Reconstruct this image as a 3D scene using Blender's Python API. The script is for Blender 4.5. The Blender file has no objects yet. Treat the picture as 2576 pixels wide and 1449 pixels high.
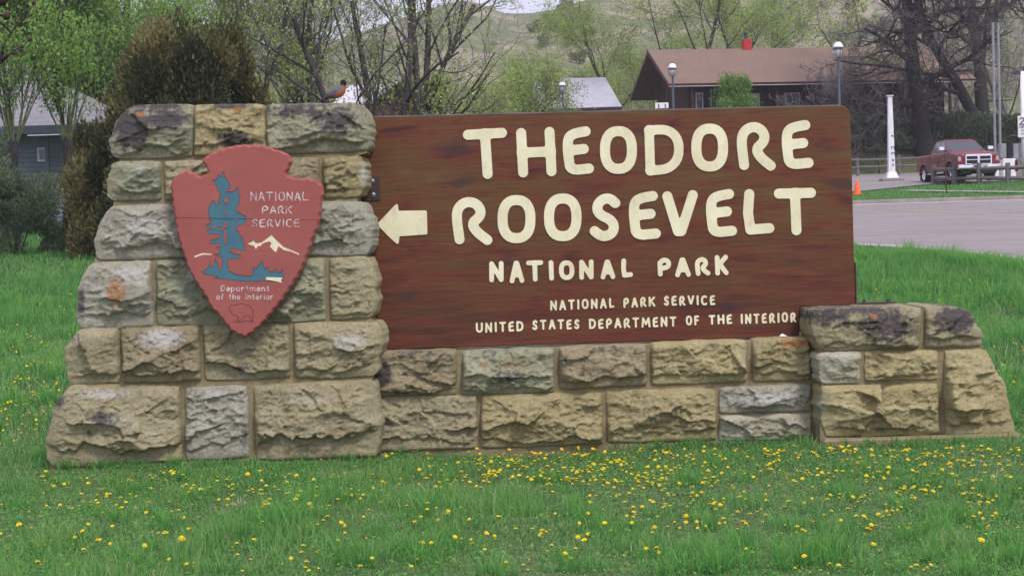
import bpy, math, random
import numpy as np
from mathutils import Vector, Matrix

C = bpy.context.scene.collection
SC = bpy.context.scene
rnd = random.Random(7)
RS = np.random.RandomState(11)

# ------------------------------------------------------------------ camera
CAMZ, F, PIT, ROLL = 1.7, 4200.0, math.atan(154/4200.0), 0.03
_f = Vector((0, math.cos(PIT), -math.sin(PIT)))
_r0 = Vector((1, 0, 0)); _u0 = Vector((0, math.sin(PIT), math.cos(PIT)))
_R = _r0*math.cos(ROLL) - _u0*math.sin(ROLL)
_U = _u0*math.cos(ROLL) + _r0*math.sin(ROLL)
cam = bpy.data.objects.new('camera', bpy.data.cameras.new('camera'))
C.objects.link(cam)
cam.matrix_world = Matrix(((_R.x, _U.x, -_f.x, 0), (_R.y, _U.y, -_f.y, 0), (_R.z, _U.z, -_f.z, CAMZ), (0, 0, 0, 1)))
cam.data.sensor_width = 36; cam.data.lens = 36*F/2576.0
cam.data.clip_start = 0.1; cam.data.clip_end = 3000
SC.camera = cam

# ------------------------------------------------------------------ world: bright overcast sky
SUN_EL, SUN_AZ = math.radians(52), math.radians(150)     # azimuth clockwise from +Y
world = bpy.data.worlds.new('World'); SC.world = world; world.use_nodes = True
nt = world.node_tree; nt.nodes.clear()
wo = nt.nodes.new('ShaderNodeOutputWorld')
sky = nt.nodes.new('ShaderNodeTexSky'); sky.sky_type = 'NISHITA'; sky.sun_disc = False
sky.sun_elevation = SUN_EL; sky.sun_rotation = SUN_AZ; sky.air_density = 1.0; sky.dust_density = 3.0
b1 = nt.nodes.new('ShaderNodeBackground'); b1.inputs['Strength'].default_value = 0.10
nt.links.new(sky.outputs[0], b1.inputs['Color'])
b2 = nt.nodes.new('ShaderNodeBackground'); b2.inputs['Strength'].default_value = 1.0
tc = nt.nodes.new('ShaderNodeTexCoord'); ns = nt.nodes.new('ShaderNodeTexNoise')
ns.inputs['Scale'].default_value = 2.2; ns.inputs['Detail'].default_value = 5
nt.links.new(tc.outputs['Generated'], ns.inputs['Vector'])
cr = nt.nodes.new('ShaderNodeValToRGB')
cr.color_ramp.elements[0].position = .35; cr.color_ramp.elements[0].color = (.62, .62, .80, 1)
cr.color_ramp.elements[1].position = .65; cr.color_ramp.elements[1].color = (.72, .70, .86, 1)
nt.links.new(ns.outputs[0], cr.inputs[0]); nt.links.new(cr.outputs[0], b2.inputs['Color'])
mx = nt.nodes.new('ShaderNodeMixShader'); mx.inputs[0].default_value = .86
nt.links.new(b1.outputs[0], mx.inputs[1]); nt.links.new(b2.outputs[0], mx.inputs[2])
nt.links.new(mx.outputs[0], wo.inputs['Surface'])
sun = bpy.data.objects.new('sun', bpy.data.lights.new('sun', 'SUN')); C.objects.link(sun)
sun.data.energy = 1.9; sun.data.angle = math.radians(12); sun.data.color = (1, .96, .9)
_sd = Vector((math.sin(SUN_AZ)*math.cos(SUN_EL), math.cos(SUN_AZ)*math.cos(SUN_EL), math.sin(SUN_EL)))
sun.rotation_euler = _sd.to_track_quat('Z', 'Y').to_euler()
SC.view_settings.view_transform = 'Standard'; SC.view_settings.look = 'None'
SC.view_settings.gamma = 1; SC.view_settings.use_curve_mapping = False
SC.view_settings.exposure = 0.6

# ------------------------------------------------------------------ pixel helpers (2576 px wide photograph)
def ray(px, py):
    d = _f + _R*((px-1288)/F) + _U*((724.5-py)/F)
    return d
def V(px, py, Y):
    d = ray(px, py); t = Y/d.y
    return Vector((d.x*t, Y, CAMZ + d.z*t))
def to_px(x, y, z):
    x = np.asarray(x, float); y = np.asarray(y, float); z = np.asarray(z, float) - CAMZ
    c = y*_f.y + z*_f.z
    return 1288 + F*(x*_R.x + y*_R.y + z*_R.z)/c, 724.5 - F*(x*_U.x + y*_U.y + z*_U.z)/c
def sstep(a, b, x):
    t = np.clip((x-a)/(b-a), 0, 1); return t*t*(3-2*t)
def gz(x, y):
    x = np.asarray(x, float); y = np.asarray(y, float)
    z = np.where(y < 12, 0, np.where(y < 16, .048*(y-12)**2/8, .048*(y-14)))
    z = z + 2.5*sstep(101.5, 107, y)*1.0
    z = z - .048*np.maximum(0, y-115)*.6
    m = sstep(8, 10, y)*(1-sstep(24, 30, y))
    z = z + m*.022*(np.sin(x*1.7+y*.9)+np.sin(x*.6-y*1.3+2)+.6*np.sin(x*3.1+y*2.3))
    return z
def G(px, py):
    d = ray(px, py); lo = 3.0
    t = lo
    while t < 400:
        P = d*t
        if CAMZ + P.z < gz(P.x, P.y): break
        t += .05 if t < 40 else .1
    return Vector((d.x*t, d.y*t, float(gz(d.x*t, d.y*t))))
def ground_pt(px, d, py=500):
    p = V(px, py, d); return Vector((p.x, d, float(gz(p.x, d))))

# ------------------------------------------------------------------ numpy noise
def vnoise(x, y, seed=0):
    xi = np.floor(x).astype(np.int64); yi = np.floor(y).astype(np.int64)
    fx = x-xi; fy = y-yi; fx = fx*fx*(3-2*fx); fy = fy*fy*(3-2*fy)
    def h(a, b):
        n = (a*374761393 + b*668265263 + seed*1442695041) & 0xffffffff
        n = ((n ^ (n >> 13))*1274126177) & 0xffffffff
        return ((n ^ (n >> 16)) & 0xffff)/65535.0
    return (h(xi, yi)*(1-fx)+h(xi+1, yi)*fx)*(1-fy) + (h(xi, yi+1)*(1-fx)+h(xi+1, yi+1)*fx)*fy
def fbm(x, y, seed=0, o=4, g=.5):
    s = 0; a = 1; t = 0
    for i in range(o):
        s = s + a*vnoise(x*2**i, y*2**i, seed+i*17); t += a; a *= g
    return s/t*2-1

# ------------------------------------------------------------------ mesh / object helpers
def mesh_np(name, verts, faces, mat=None, smooth=False, attrs=None, midx=None):
    """faces: list of (n,k) int arrays"""
    me = bpy.data.meshes.new(name)
    verts = np.asarray(verts, np.float32).reshape(-1, 3)
    faces = [np.asarray(f, np.int32) for f in faces if len(f)]
    me.vertices.add(len(verts)); me.vertices.foreach_set('co', verts.ravel())
    nl = sum(f.size for f in faces); npoly = sum(len(f) for f in faces)
    me.loops.add(nl); me.loops.foreach_set('vertex_index', np.concatenate([f.ravel() for f in faces]))
    me.polygons.add(npoly)
    tot = np.concatenate([np.full(len(f), f.shape[1], np.int32) for f in faces])
    st = np.concatenate([[0], np.cumsum(tot)[:-1]]).astype(np.int32)
    me.polygons.foreach_set('loop_start', st); me.polygons.foreach_set('loop_total', tot)
    if smooth: me.polygons.foreach_set('use_smooth', np.ones(npoly, bool))
    if mat is not None:
        for m in (mat if isinstance(mat, (list, tuple)) else [mat]): me.materials.append(m)
    if midx is not None: me.polygons.foreach_set('material_index', np.asarray(midx, np.int32))
    for k, a in (attrs or {}).items():
        a = np.asarray(a, np.float32)
        if a.ndim == 1:
            at = me.attributes.new(k, 'FLOAT', 'POINT'); at.data.foreach_set('value', a)
        else:
            at = me.attributes.new(k, 'FLOAT_COLOR', 'POINT')
            at.data.foreach_set('color', np.hstack([a, np.ones((len(a), 1), np.float32)]).ravel())
    me.update(calc_edges=True); me.validate()
    return me
def link(name, me, parent=None, loc=None, **props):
    o = bpy.data.objects.new(name, me); C.objects.link(o)
    if parent is not None: o.parent = parent
    if loc is not None: o.location = loc
    for k, v in props.items(): o[k] = v
    return o
def thing(name, label, cat, loc, rz=0, group=None):
    o = bpy.data.objects.new(name, None); C.objects.link(o)
    o.empty_display_size = .2
    o.location = loc; o.rotation_euler = (0, 0, rz); o['label'] = label; o['category'] = cat
    if group: o['group'] = group
    return o
def tag(o, label, cat, group=None):
    o['label'] = label; o['category'] = cat
    if group: o['group'] = group
    return o
def structure(name, me): return link(name, me, kind='structure')
def copy_tree(o, parent=None):
    c = o.copy(); C.objects.link(c); c.parent = parent
    for ch in o.children: copy_tree(ch, c)
    return c

class MB:
    def __init__(s): s.v = []; s.f = []
    def add(s, v, f):
        n = len(s.v); s.v += [tuple(p) for p in v]; s.f += [tuple(i+n for i in q) for q in f]
    def box(s, x0, x1, y0, y1, z0, z1, bev=0):
        if bev:
            b = bev
            v = []; 
            for z, k in ((z0, b), (z0+b, 0), (z1-b, 0), (z1, b)):
                xs0, xs1, ys0, ys1 = x0+k, x1-k, y0+k, y1-k
                v += [(xs0+b*(k == 0), ys0, z), (xs1-b*(k == 0), ys0, z), (xs1, ys0+b*(k == 0), z), (xs1, ys1-b*(k == 0), z),
                      (xs1-b*(k == 0), ys1, z), (xs0+b*(k == 0), ys1, z), (xs0, ys1-b*(k == 0), z), (xs0, ys0+b*(k == 0), z)]
            f = [tuple(range(7, -1, -1)), tuple(range(24, 32))]
            for r in range(3):
                for i in range(8):
                    j = (i+1) % 8; f.append((r*8+i, r*8+j, r*8+8+j, r*8+8+i))
            s.add(v, f); return
        v = [(x0, y0, z0), (x1, y0, z0), (x1, y1, z0), (x0, y1, z0), (x0, y0, z1), (x1, y0, z1), (x1, y1, z1), (x0, y1, z1)]
        s.add(v, [(0, 3, 2, 1), (4, 5, 6, 7), (0, 1, 5, 4), (1, 2, 6, 5), (2, 3, 7, 6), (3, 0, 4, 7)])
    def hexa(s, p):   # 8 points, bottom 4 then top 4
        s.add(p, [(0, 3, 2, 1), (4, 5, 6, 7), (0, 1, 5, 4), (1, 2, 6, 5), (2, 3, 7, 6), (3, 0, 4, 7)])
    def prism(s, poly, axis, a, b):
        """poly of 2D points extruded along axis from a to b"""
        n = len(poly)
        def P(p, t): return {'x': (t, p[0], p[1]), 'y': (p[0], t, p[1]), 'z': (p[0], p[1], t)}[axis]
        s.add([P(p, a) for p in poly]+[P(p, b) for p in poly],
              [tuple(range(n)), tuple(range(2*n-1, n-1, -1))]+[(i, i+n, (i+1) % n+n, (i+1) % n) for i in range(n)])
    def tube(s, pts, rad, k=8, cap=True):
        pts = [Vector(p) for p in pts]; n = len(pts)
        if not hasattr(rad, '__len__'): rad = [rad]*n
        v = []; f = []
        for i, p in enumerate(pts):
            d = (pts[min(i+1, n-1)]-pts[max(i-1, 0)]).normalized()
            a = d.cross(Vector((0, 0, 1)) if abs(d.z) < .9 else Vector((1, 0, 0))).normalized(); b = d.cross(a)
            for j in range(k):
                t = 2*math.pi*j/k; v.append(p+(a*math.cos(t)+b*math.sin(t))*rad[i])
        for i in range(n-1):
            for j in range(k):
                f.append((i*k+j, i*k+(j+1) % k, (i+1)*k+(j+1) % k, (i+1)*k+j))
        if cap: f += [tuple(range(k-1, -1, -1)), tuple(range((n-1)*k, n*k))]
        s.add(v, f)
    def lathe(s, prof, cx, cy, k=16, cap=True):
        v = []; f = []; n = len(prof)
        for r, z in prof:
            for j in range(k):
                t = 2*math.pi*j/k; v.append((cx+r*math.cos(t), cy+r*math.sin(t), z))
        for i in range(n-1):
            for j in range(k): f.append((i*k+j, i*k+(j+1) % k, (i+1)*k+(j+1) % k, (i+1)*k+j))
        if cap: f += [tuple(range(k-1, -1, -1)), tuple(range((n-1)*k, n*k))]
        s.add(v, f)
    def mesh(s, name, mat, smooth=False, off=None):
        me = bpy.data.meshes.new(name)
        v = s.v if off is None else [(p[0]-off[0], p[1]-off[1], p[2]-off[2]) for p in s.v]
        me.from_pydata(v, [], s.f)
        if mat: me.materials.append(mat)
        if smooth: me.polygons.foreach_set('use_smooth', [True]*len(me.polygons))
        me.update(); return me
    def build(s, name, mat, parent=None, smooth=False, off=None, **props):
        return link(name, s.mesh(name, mat, smooth, off), parent, **props)

# ------------------------------------------------------------------ material helpers
def newmat(name, rough=.8, spec=.3, metal=0):
    m = bpy.data.materials.new(name); m.use_nodes = True
    n = m.node_tree.nodes; b = n['Principled BSDF']
    b.inputs['Roughness'].default_value = rough; b.inputs['Specular IOR Level'].default_value = spec
    b.inputs['Metallic'].default_value = metal
    return m, n, m.node_tree.links, b
def N(n, t, **kw):
    x = n.new(t)
    for k, v in kw.items(): setattr(x, k, v)
    return x
def ramp(n, l, src, stops):
    r = n.new('ShaderNodeValToRGB'); e = r.color_ramp.elements
    while len(e) < len(stops): e.new(.5)
    for i, (p, c) in enumerate(stops): e[i].position = p; e[i].color = (*c, 1) if len(c) == 3 else c
    if src is not None: l.new(src, r.inputs[0])
    return r.outputs[0]
def noise(n, l, vec, scale, detail=4, rough=.55, dist=0):
    t = n.new('ShaderNodeTexNoise'); t.inputs['Scale'].default_value = scale
    t.inputs['Detail'].default_value = detail; t.inputs['Roughness'].default_value = rough; t.inputs['Distortion'].default_value = dist
    if vec is not None: l.new(vec, t.inputs['Vector'])
    return t.outputs[0]
def mixc(n, l, fac, a, b, mode='MIX'):
    m = n.new('ShaderNodeMix'); m.data_type = 'RGBA'; m.blend_type = mode
    for s, v in ((m.inputs[0], fac), (m.inputs[6], a), (m.inputs[7], b)):
        if isinstance(v, (int, float)): s.default_value = v
        elif isinstance(v, tuple): s.default_value = (*v, 1)
        else: l.new(v, s)
    return m.outputs[2]
def math_(n, l, op, a, b=None, clamp=False):
    m = n.new('ShaderNodeMath'); m.operation = op; m.use_clamp = clamp
    for i, v in enumerate((a, b)):
        if v is None: continue
        if isinstance(v, (int, float)): m.inputs[i].default_value = v
        else: l.new(v, m.inputs[i])
    return m.outputs[0]
def pos(n, l, scale=(1, 1, 1), obj=False):
    if obj: o = n.new('ShaderNodeTexCoord').outputs['Object']
    else: o = n.new('ShaderNodeNewGeometry').outputs['Position']
    mp = n.new('ShaderNodeMapping'); mp.inputs['Scale'].default_value = scale; l.new(o, mp.inputs['Vector'])
    return mp.outputs[0]
def bump(n, l, b, h, strength=.3, dist=.01):
    x = n.new('ShaderNodeBump'); x.inputs['Strength'].default_value = strength; x.inputs['Distance'].default_value = dist
    l.new(h, x.inputs['Height']); l.new(x.outputs[0], b.inputs['Normal'])
def attr(n, name, t='GEOMETRY'):
    a = n.new('ShaderNodeAttribute'); a.attribute_name = name; a.attribute_type = t; return a

def simple(name, c1, c2=None, scale=3, rough=.8, spec=.3, metal=0, stretch=(1, 1, 1), bmp=0, obj=False, detail=4):
    m, n, l, b = newmat(name, rough, spec, metal)
    c2 = c2 or tuple(v*.75 for v in c1)
    p = pos(n, l, stretch, obj); f = noise(n, l, p, scale, detail)
    c = ramp(n, l, f, [(.3, c2), (.7, c1)]); l.new(c, b.inputs['Base Color'])
    if bmp: bump(n, l, b, f, .5, bmp)
    return m

# stone: object tint + stain and painted-shade masks broken up by noise
def mat_stone():
    m, n, l, b = newmat('sandstone', .92, .15)
    p = pos(n, l)
    tint = attr(n, 'stone_tint', 'OBJECT').outputs['Color']
    big = noise(n, l, p, 5, 5, .6); fine = noise(n, l, p, 38, 6, .7)
    streak = noise(n, l, pos(n, l, (3, 3, 22)), 3, 4, .6, .6)
    c = mixc(n, l, ramp(n, l, big, [(.32, (0, 0, 0)), (.68, (1, 1, 1))]), tint, mixc(n, l, 1.0, tint, (.78, .74, .68), 'MULTIPLY'))
    c = mixc(n, l, ramp(n, l, streak, [(.5, (0, 0, 0)), (.75, (.55, .55, .55))]), c, mixc(n, l, 1.0, tint, (1.08, .99, .80), 'MULTIPLY'))
    c = mixc(n, l, ramp(n, l, fine, [(.3, (.75, .75, .75)), (.55, (0, 0, 0))]), c, mixc(n, l, 1.0, c, (.5, .48, .5), 'MULTIPLY'))
    c = mixc(n, l, ramp(n, l, fine, [(.58, (0, 0, 0)), (.78, (.5, .5, .5))]), c, (.52, .49, .42))
    n1 = noise(n, l, p, 16, 7, .68); n2 = noise(n, l, p, 45, 5, .7, .5)
    def layer(c, name, col, nz, gain=1.0):
        a = attr(n, name).outputs['Fac']
        s = math_(n, l, 'ADD', a, math_(n, l, 'MULTIPLY', math_(n, l, 'SUBTRACT', nz, .5), 2.2*gain))
        k = ramp(n, l, s, [(.40, (0, 0, 0)), (.78, (.9, .9, .9))])
        k = math_(n, l, 'MULTIPLY', k, math_(n, l, 'MULTIPLY', a, 3.0, True), True)
        return mixc(n, l, k, c, col)
    c = layer(c, 'green', (.23, .25, .18), n1)
    c = layer(c, 'pale', (.40, .385, .37), n2, .8)
    c = layer(c, 'dark', (.055, .047, .055), n1, 1.0)
    c = layer(c, 'orange', (.30, .13, .05), n2, 1.2)
    sx = N(n, 'ShaderNodeSeparateXYZ'); l.new(n.new('ShaderNodeNewGeometry').outputs['Position'], sx.inputs[0])
    sp = math_(n, l, 'MULTIPLY_ADD', sx.outputs[2], -7.0); sp.node.inputs[2].default_value = .55
    sp = math_(n, l, 'ADD', sp, math_(n, l, 'MULTIPLY', math_(n, l, 'SUBTRACT', n1, .5), 2.0))
    c = mixc(n, l, ramp(n, l, sp, [(.3, (0, 0, 0)), (.7, (.6, .6, .6))]), c, (.085, .075, .042))
    spk = noise(n, l, p, 110, 3, .6); c = mixc(n, l, ramp(n, l, spk, [(.28, (.7, .7, .7)), (.40, (0, 0, 0))]), c, (.09, .08, .065))
    l.new(c, b.inputs['Base Color'])
    h = math_(n, l, 'ADD', math_(n, l, 'MULTIPLY', fine, .5), noise(n, l, pos(n, l, (1, 1, 2.2)), 18, 6, .65, .4))
    bump(n, l, b, h, .7, .008)
    return m
def mat_mortar():
    m, n, l, b = newmat('mortar', .95, .1)
    p = pos(n, l); f = noise(n, l, p, 6, 5); g = noise(n, l, p, 42, 6, .75)
    c = ramp(n, l, f, [(.3, (.22, .175, .10)), (.7, (.34, .285, .17))])
    c = mixc(n, l, ramp(n, l, g, [(.4, (.5, .5, .5)), (.6, (0, 0, 0))]), c, (.15, .115, .065))
    rust = attr(n, 'rust').outputs['Fac']
    k = math_(n, l, 'MULTIPLY', rust, ramp(n, l, noise(n, l, p, 14, 5, .6), [(.35, (.3, .3, .3)), (.6, (1, 1, 1))]), True)
    c = mixc(n, l, k, c, (.24, .10, .05))
    l.new(c, b.inputs['Base Color']); bump(n, l, b, g, .8, .01)
    return m
def mat_board():
    m, n, l, b = newmat('stained_board', .48, .35)
    p1 = pos(n, l, (1.2, 1, 4.2)); p2 = pos(n, l, (2.6, 3, 55)); p3 = pos(n, l, (1.6, 1, 4.5))
    A = noise(n, l, p1, 1.7, 5, .6, .5); B = noise(n, l, p2, 1.5, 5, .65, .3); D = noise(n, l, p3, 1.3, 3, .5)
    c = ramp(n, l, A, [(.28, (.050, .016, .013)), (.40, (.125, .030, .013)), (.48, (.122, .042, .014)), (.60, (.108, .052, .015)), (.74, (.145, .072, .021))])
    # lower edge is redder
    sx = N(n, 'ShaderNodeSeparateXYZ'); l.new(n.new('ShaderNodeNewGeometry').outputs['Position'], sx.inputs[0])
    zz = math_(n, l, 'MULTIPLY_ADD', sx.outputs[2], -1.1); zz.node.inputs[2].default_value = 1.9
    red = math_(n, l, 'MULTIPLY', math_(n, l, 'MULTIPLY', zz, 1.0, True), .75, True)
    c = mixc(n, l, red, c, ramp(n, l, noise(n, l, pos(n, l, (.9, 1, 8)), 1.6, 5, .6), [(.32, (.035, .010, .012)), (.5, (.105, .022, .014)), (.7, (.15, .045, .018))]))
    c = mixc(n, l, ramp(n, l, B, [(.35, (.6, .6, .6)), (.52, (0, 0, 0))]), c, mixc(n, l, 1.0, c, (.5, .44, .44), 'MULTIPLY'))
    c = mixc(n, l, ramp(n, l, B, [(.6, (0, 0, 0)), (.75, (.35, .35, .35))]), c, (.22, .12, .055))
    c = mixc(n, l, ramp(n, l, D, [(.62, (0, 0, 0)), (.72, (.65, .65, .65))]), c, (.04, .015, .022))
    l.new(c, b.inputs['Base Color'])
    l.new(ramp(n, l, B, [(.3, (.65, .65, .65)), (.7, (.42, .42, .42))]), b.inputs['Roughness'])
    bump(n, l, b, B, .35, .003)
    return m
def mat_cream():
    m, n, l, b = newmat('cream_paint', .5, .35)
    p = pos(n, l); g = noise(n, l, p, 60, 4, .8); h = noise(n, l, p, 4, 3)
    c = ramp(n, l, h, [(.3, (.68, .62, .41)), (.7, (.79, .75, .53))])
    c = mixc(n, l, ramp(n, l, g, [(.30, (.8, .8, .8)), (.38, (0, 0, 0))]), c, (.33, .24, .13))
    g2 = noise(n, l, pos(n, l, (1, 1, .45)), 15, 5, .7); c = mixc(n, l, ramp(n, l, g2, [(.52, (0, 0, 0)), (.72, (.45, .45, .45))]), c, (.47, .40, .26))
    l.new(c, b.inputs['Base Color']); bump(n, l, b, g, .2, .002); return m
def mat_emblem():
    m, n, l, b = newmat('red_painted_wood', .6, .25)
    p = pos(n, l, (2, 2, 14)); g = noise(n, l, p, 5, 5, .6); h = noise(n, l, pos(n, l), 3, 3)
    c = ramp(n, l, h, [(.3, (.29, .082, .070)), (.7, (.34, .098, .085))])
    c = mixc(n, l, ramp(n, l, g, [(.35, (.22, .22, .22)), (.55, (0, 0, 0))]), c, (.24, .066, .060))
    l.new(c, b.inputs['Base Color']); bump(n, l, b, g, .3, .003); return m
def mat_blade():
    m, n, l, b = newmat('grass_blade', .6, .25)
    t = attr(n, 'tone').outputs['Fac']
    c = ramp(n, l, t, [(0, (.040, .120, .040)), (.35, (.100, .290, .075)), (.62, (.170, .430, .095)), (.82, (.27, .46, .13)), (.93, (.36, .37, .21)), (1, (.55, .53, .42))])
    l.new(c, b.inputs['Base Color'])
    tr = n.new('ShaderNodeBsdfTranslucent'); l.new(c, tr.inputs[0])
    ms = n.new('ShaderNodeMixShader'); ms.inputs[0].default_value = .5
    l.new(b.outputs[0], ms.inputs[1]); l.new(tr.outputs[0], ms.inputs[2]); l.new(ms.outputs[0], n['Material Output'].inputs[0])
    return m
def mat_leaf(name, c0, c1, c2, trans=.35):
    m, n, l, b = newmat(name, .65, .2)
    t = attr(n, 'tone').outputs['Fac']
    c = ramp(n, l, t, [(0, c0), (.5, c1), (1, c2)]); l.new(c, b.inputs['Base Color'])
    tr = n.new('ShaderNodeBsdfTranslucent'); l.new(c, tr.inputs[0])
    ms = n.new('ShaderNodeMixShader'); ms.inputs[0].default_value = trans
    l.new(b.outputs[0], ms.inputs[1]); l.new(tr.outputs[0], ms.inputs[2]); l.new(ms.outputs[0], n['Material Output'].inputs[0])
    return m
def mat_ground():
    m, n, l, b = newmat('lawn_soil', .95, .1)
    p = pos(n, l); a = noise(n, l, p, .7, 5); g = noise(n, l, p, 14, 5, .7)
    c = ramp(n, l, g, [(.3, (.05, .06, .032)), (.5, (.09, .135, .055)), (.72, (.20, .22, .11))])
    c = mixc(n, l, ramp(n, l, a, [(.45, (0, 0, 0)), (.7, (.5, .5, .5))]), c, (.10, .15, .05))
    sy = N(n, 'ShaderNodeSeparateXYZ'); l.new(n.new('ShaderNodeNewGeometry').outputs['Position'], sy.inputs[0])
    f = math_(n, l, 'MULTIPLY_ADD', sy.outputs[1], .1); f.node.inputs[2].default_value = -9.6
    f = math_(n, l, 'MULTIPLY', f, 1.0, True)
    c = mixc(n, l, f, c, ramp(n, l, g, [(.3, (.055, .075, .03)), (.7, (.13, .13, .065))]))
    l.new(c, b.inputs['Base Color']); bump(n, l, b, g, .8, .03); return m
def mat_hill():
    m, n, l, b = newmat('badlands_slope', .95, .1)
    p = pos(n, l); a = noise(n, l, p, .035, 6, .6, .4); g = noise(n, l, pos(n, l, (1, 1, 3)), .16, 6, .65)
    c = ramp(n, l, g, [(.3, (.085, .09, .055)), (.5, (.14, .15, .08)), (.65, (.20, .19, .115))])
    c = mixc(n, l, ramp(n, l, a, [(.5, (0, 0, 0)), (.58, (.8, .8, .8))]), c, (.32, .26, .20))
    c = mixc(n, l, ramp(n, l, a, [(.36, (.8, .8, .8)), (.44, (0, 0, 0))]), c, (.13, .17, .075))
    spk = noise(n, l, p, .5, 4, .7)
    c = mixc(n, l, ramp(n, l, spk, [(.6, (0, 0, 0)), (.68, (.8, .8, .8))]), c, (.05, .06, .04))
    l.new(c, b.inputs['Base Color']); bump(n, l, b, g, .8, .8); return m
def mat_asphalt():
    m, n, l, b = newmat('asphalt', .9, .2)
    p = pos(n, l); a = noise(n, l, pos(n, l, (.25, 1, 1)), .8, 5); g = noise(n, l, p, 40, 3, .7)
    c = ramp(n, l, a, [(.3, (.245, .212, .215)), (.7, (.295, .258, .262))])
    c = mixc(n, l, ramp(n, l, g, [(.35, (.5, .5, .5)), (.6, (0, 0, 0))]), c, (.19, .17, .17))
    w = noise(n, l, pos(n, l, (.06, .35, 1)), 2.0, 4, .6, 1.0); c = mixc(n, l, ramp(n, l, w, [(.42, (.3, .3, .3)), (.5, (0, 0, 0)), (.58, (.0, .0, .0))]), c, (.175, .158, .155))
    k = noise(n, l, pos(n, l, (.25, .25, 1)), 1.6, 6, .6, .4); c = mixc(n, l, ramp(n, l, k, [(.492, (0, 0, 0)), (.5, (.4, .4, .4)), (.508, (0, 0, 0))]), c, (.09, .08, .08))
    l.new(c, b.inputs['Base Color']); bump(n, l, b, g, .3, .005); return m
def mat_bark(name, c0, c1):
    m, n, l, b = newmat(name, .95, .1)
    g = noise(n, l, pos(n, l, (6, 6, 1)), 3, 5, .7); c = ramp(n, l, g, [(.35, c0), (.65, c1)])
    l.new(c, b.inputs['Base Color']); bump(n, l, b, g, .8, .03); return m
def mat_shingle(name, c0, c1, sc=1):
    m, n, l, b = newmat(name, .95, .1)
    sx = N(n, 'ShaderNodeSeparateXYZ'); l.new(n.new('ShaderNodeNewGeometry').outputs['Position'], sx.inputs[0])
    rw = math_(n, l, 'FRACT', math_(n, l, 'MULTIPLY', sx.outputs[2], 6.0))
    g = noise(n, l, pos(n, l), 6, 5, .7); h = noise(n, l, pos(n, l), .6, 3)
    c = ramp(n, l, g, [(.3, c0), (.7, c1)])
    c = mixc(n, l, ramp(n, l, h, [(.35, (.35, .35, .35)), (.65, (0, 0, 0))]), c, c0)
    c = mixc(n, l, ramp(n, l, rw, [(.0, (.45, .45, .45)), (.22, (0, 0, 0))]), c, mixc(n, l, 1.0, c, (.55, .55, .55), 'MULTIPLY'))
    l.new(c, b.inputs['Base Color']); bump(n, l, b, g, .5, .02); return m

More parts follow.
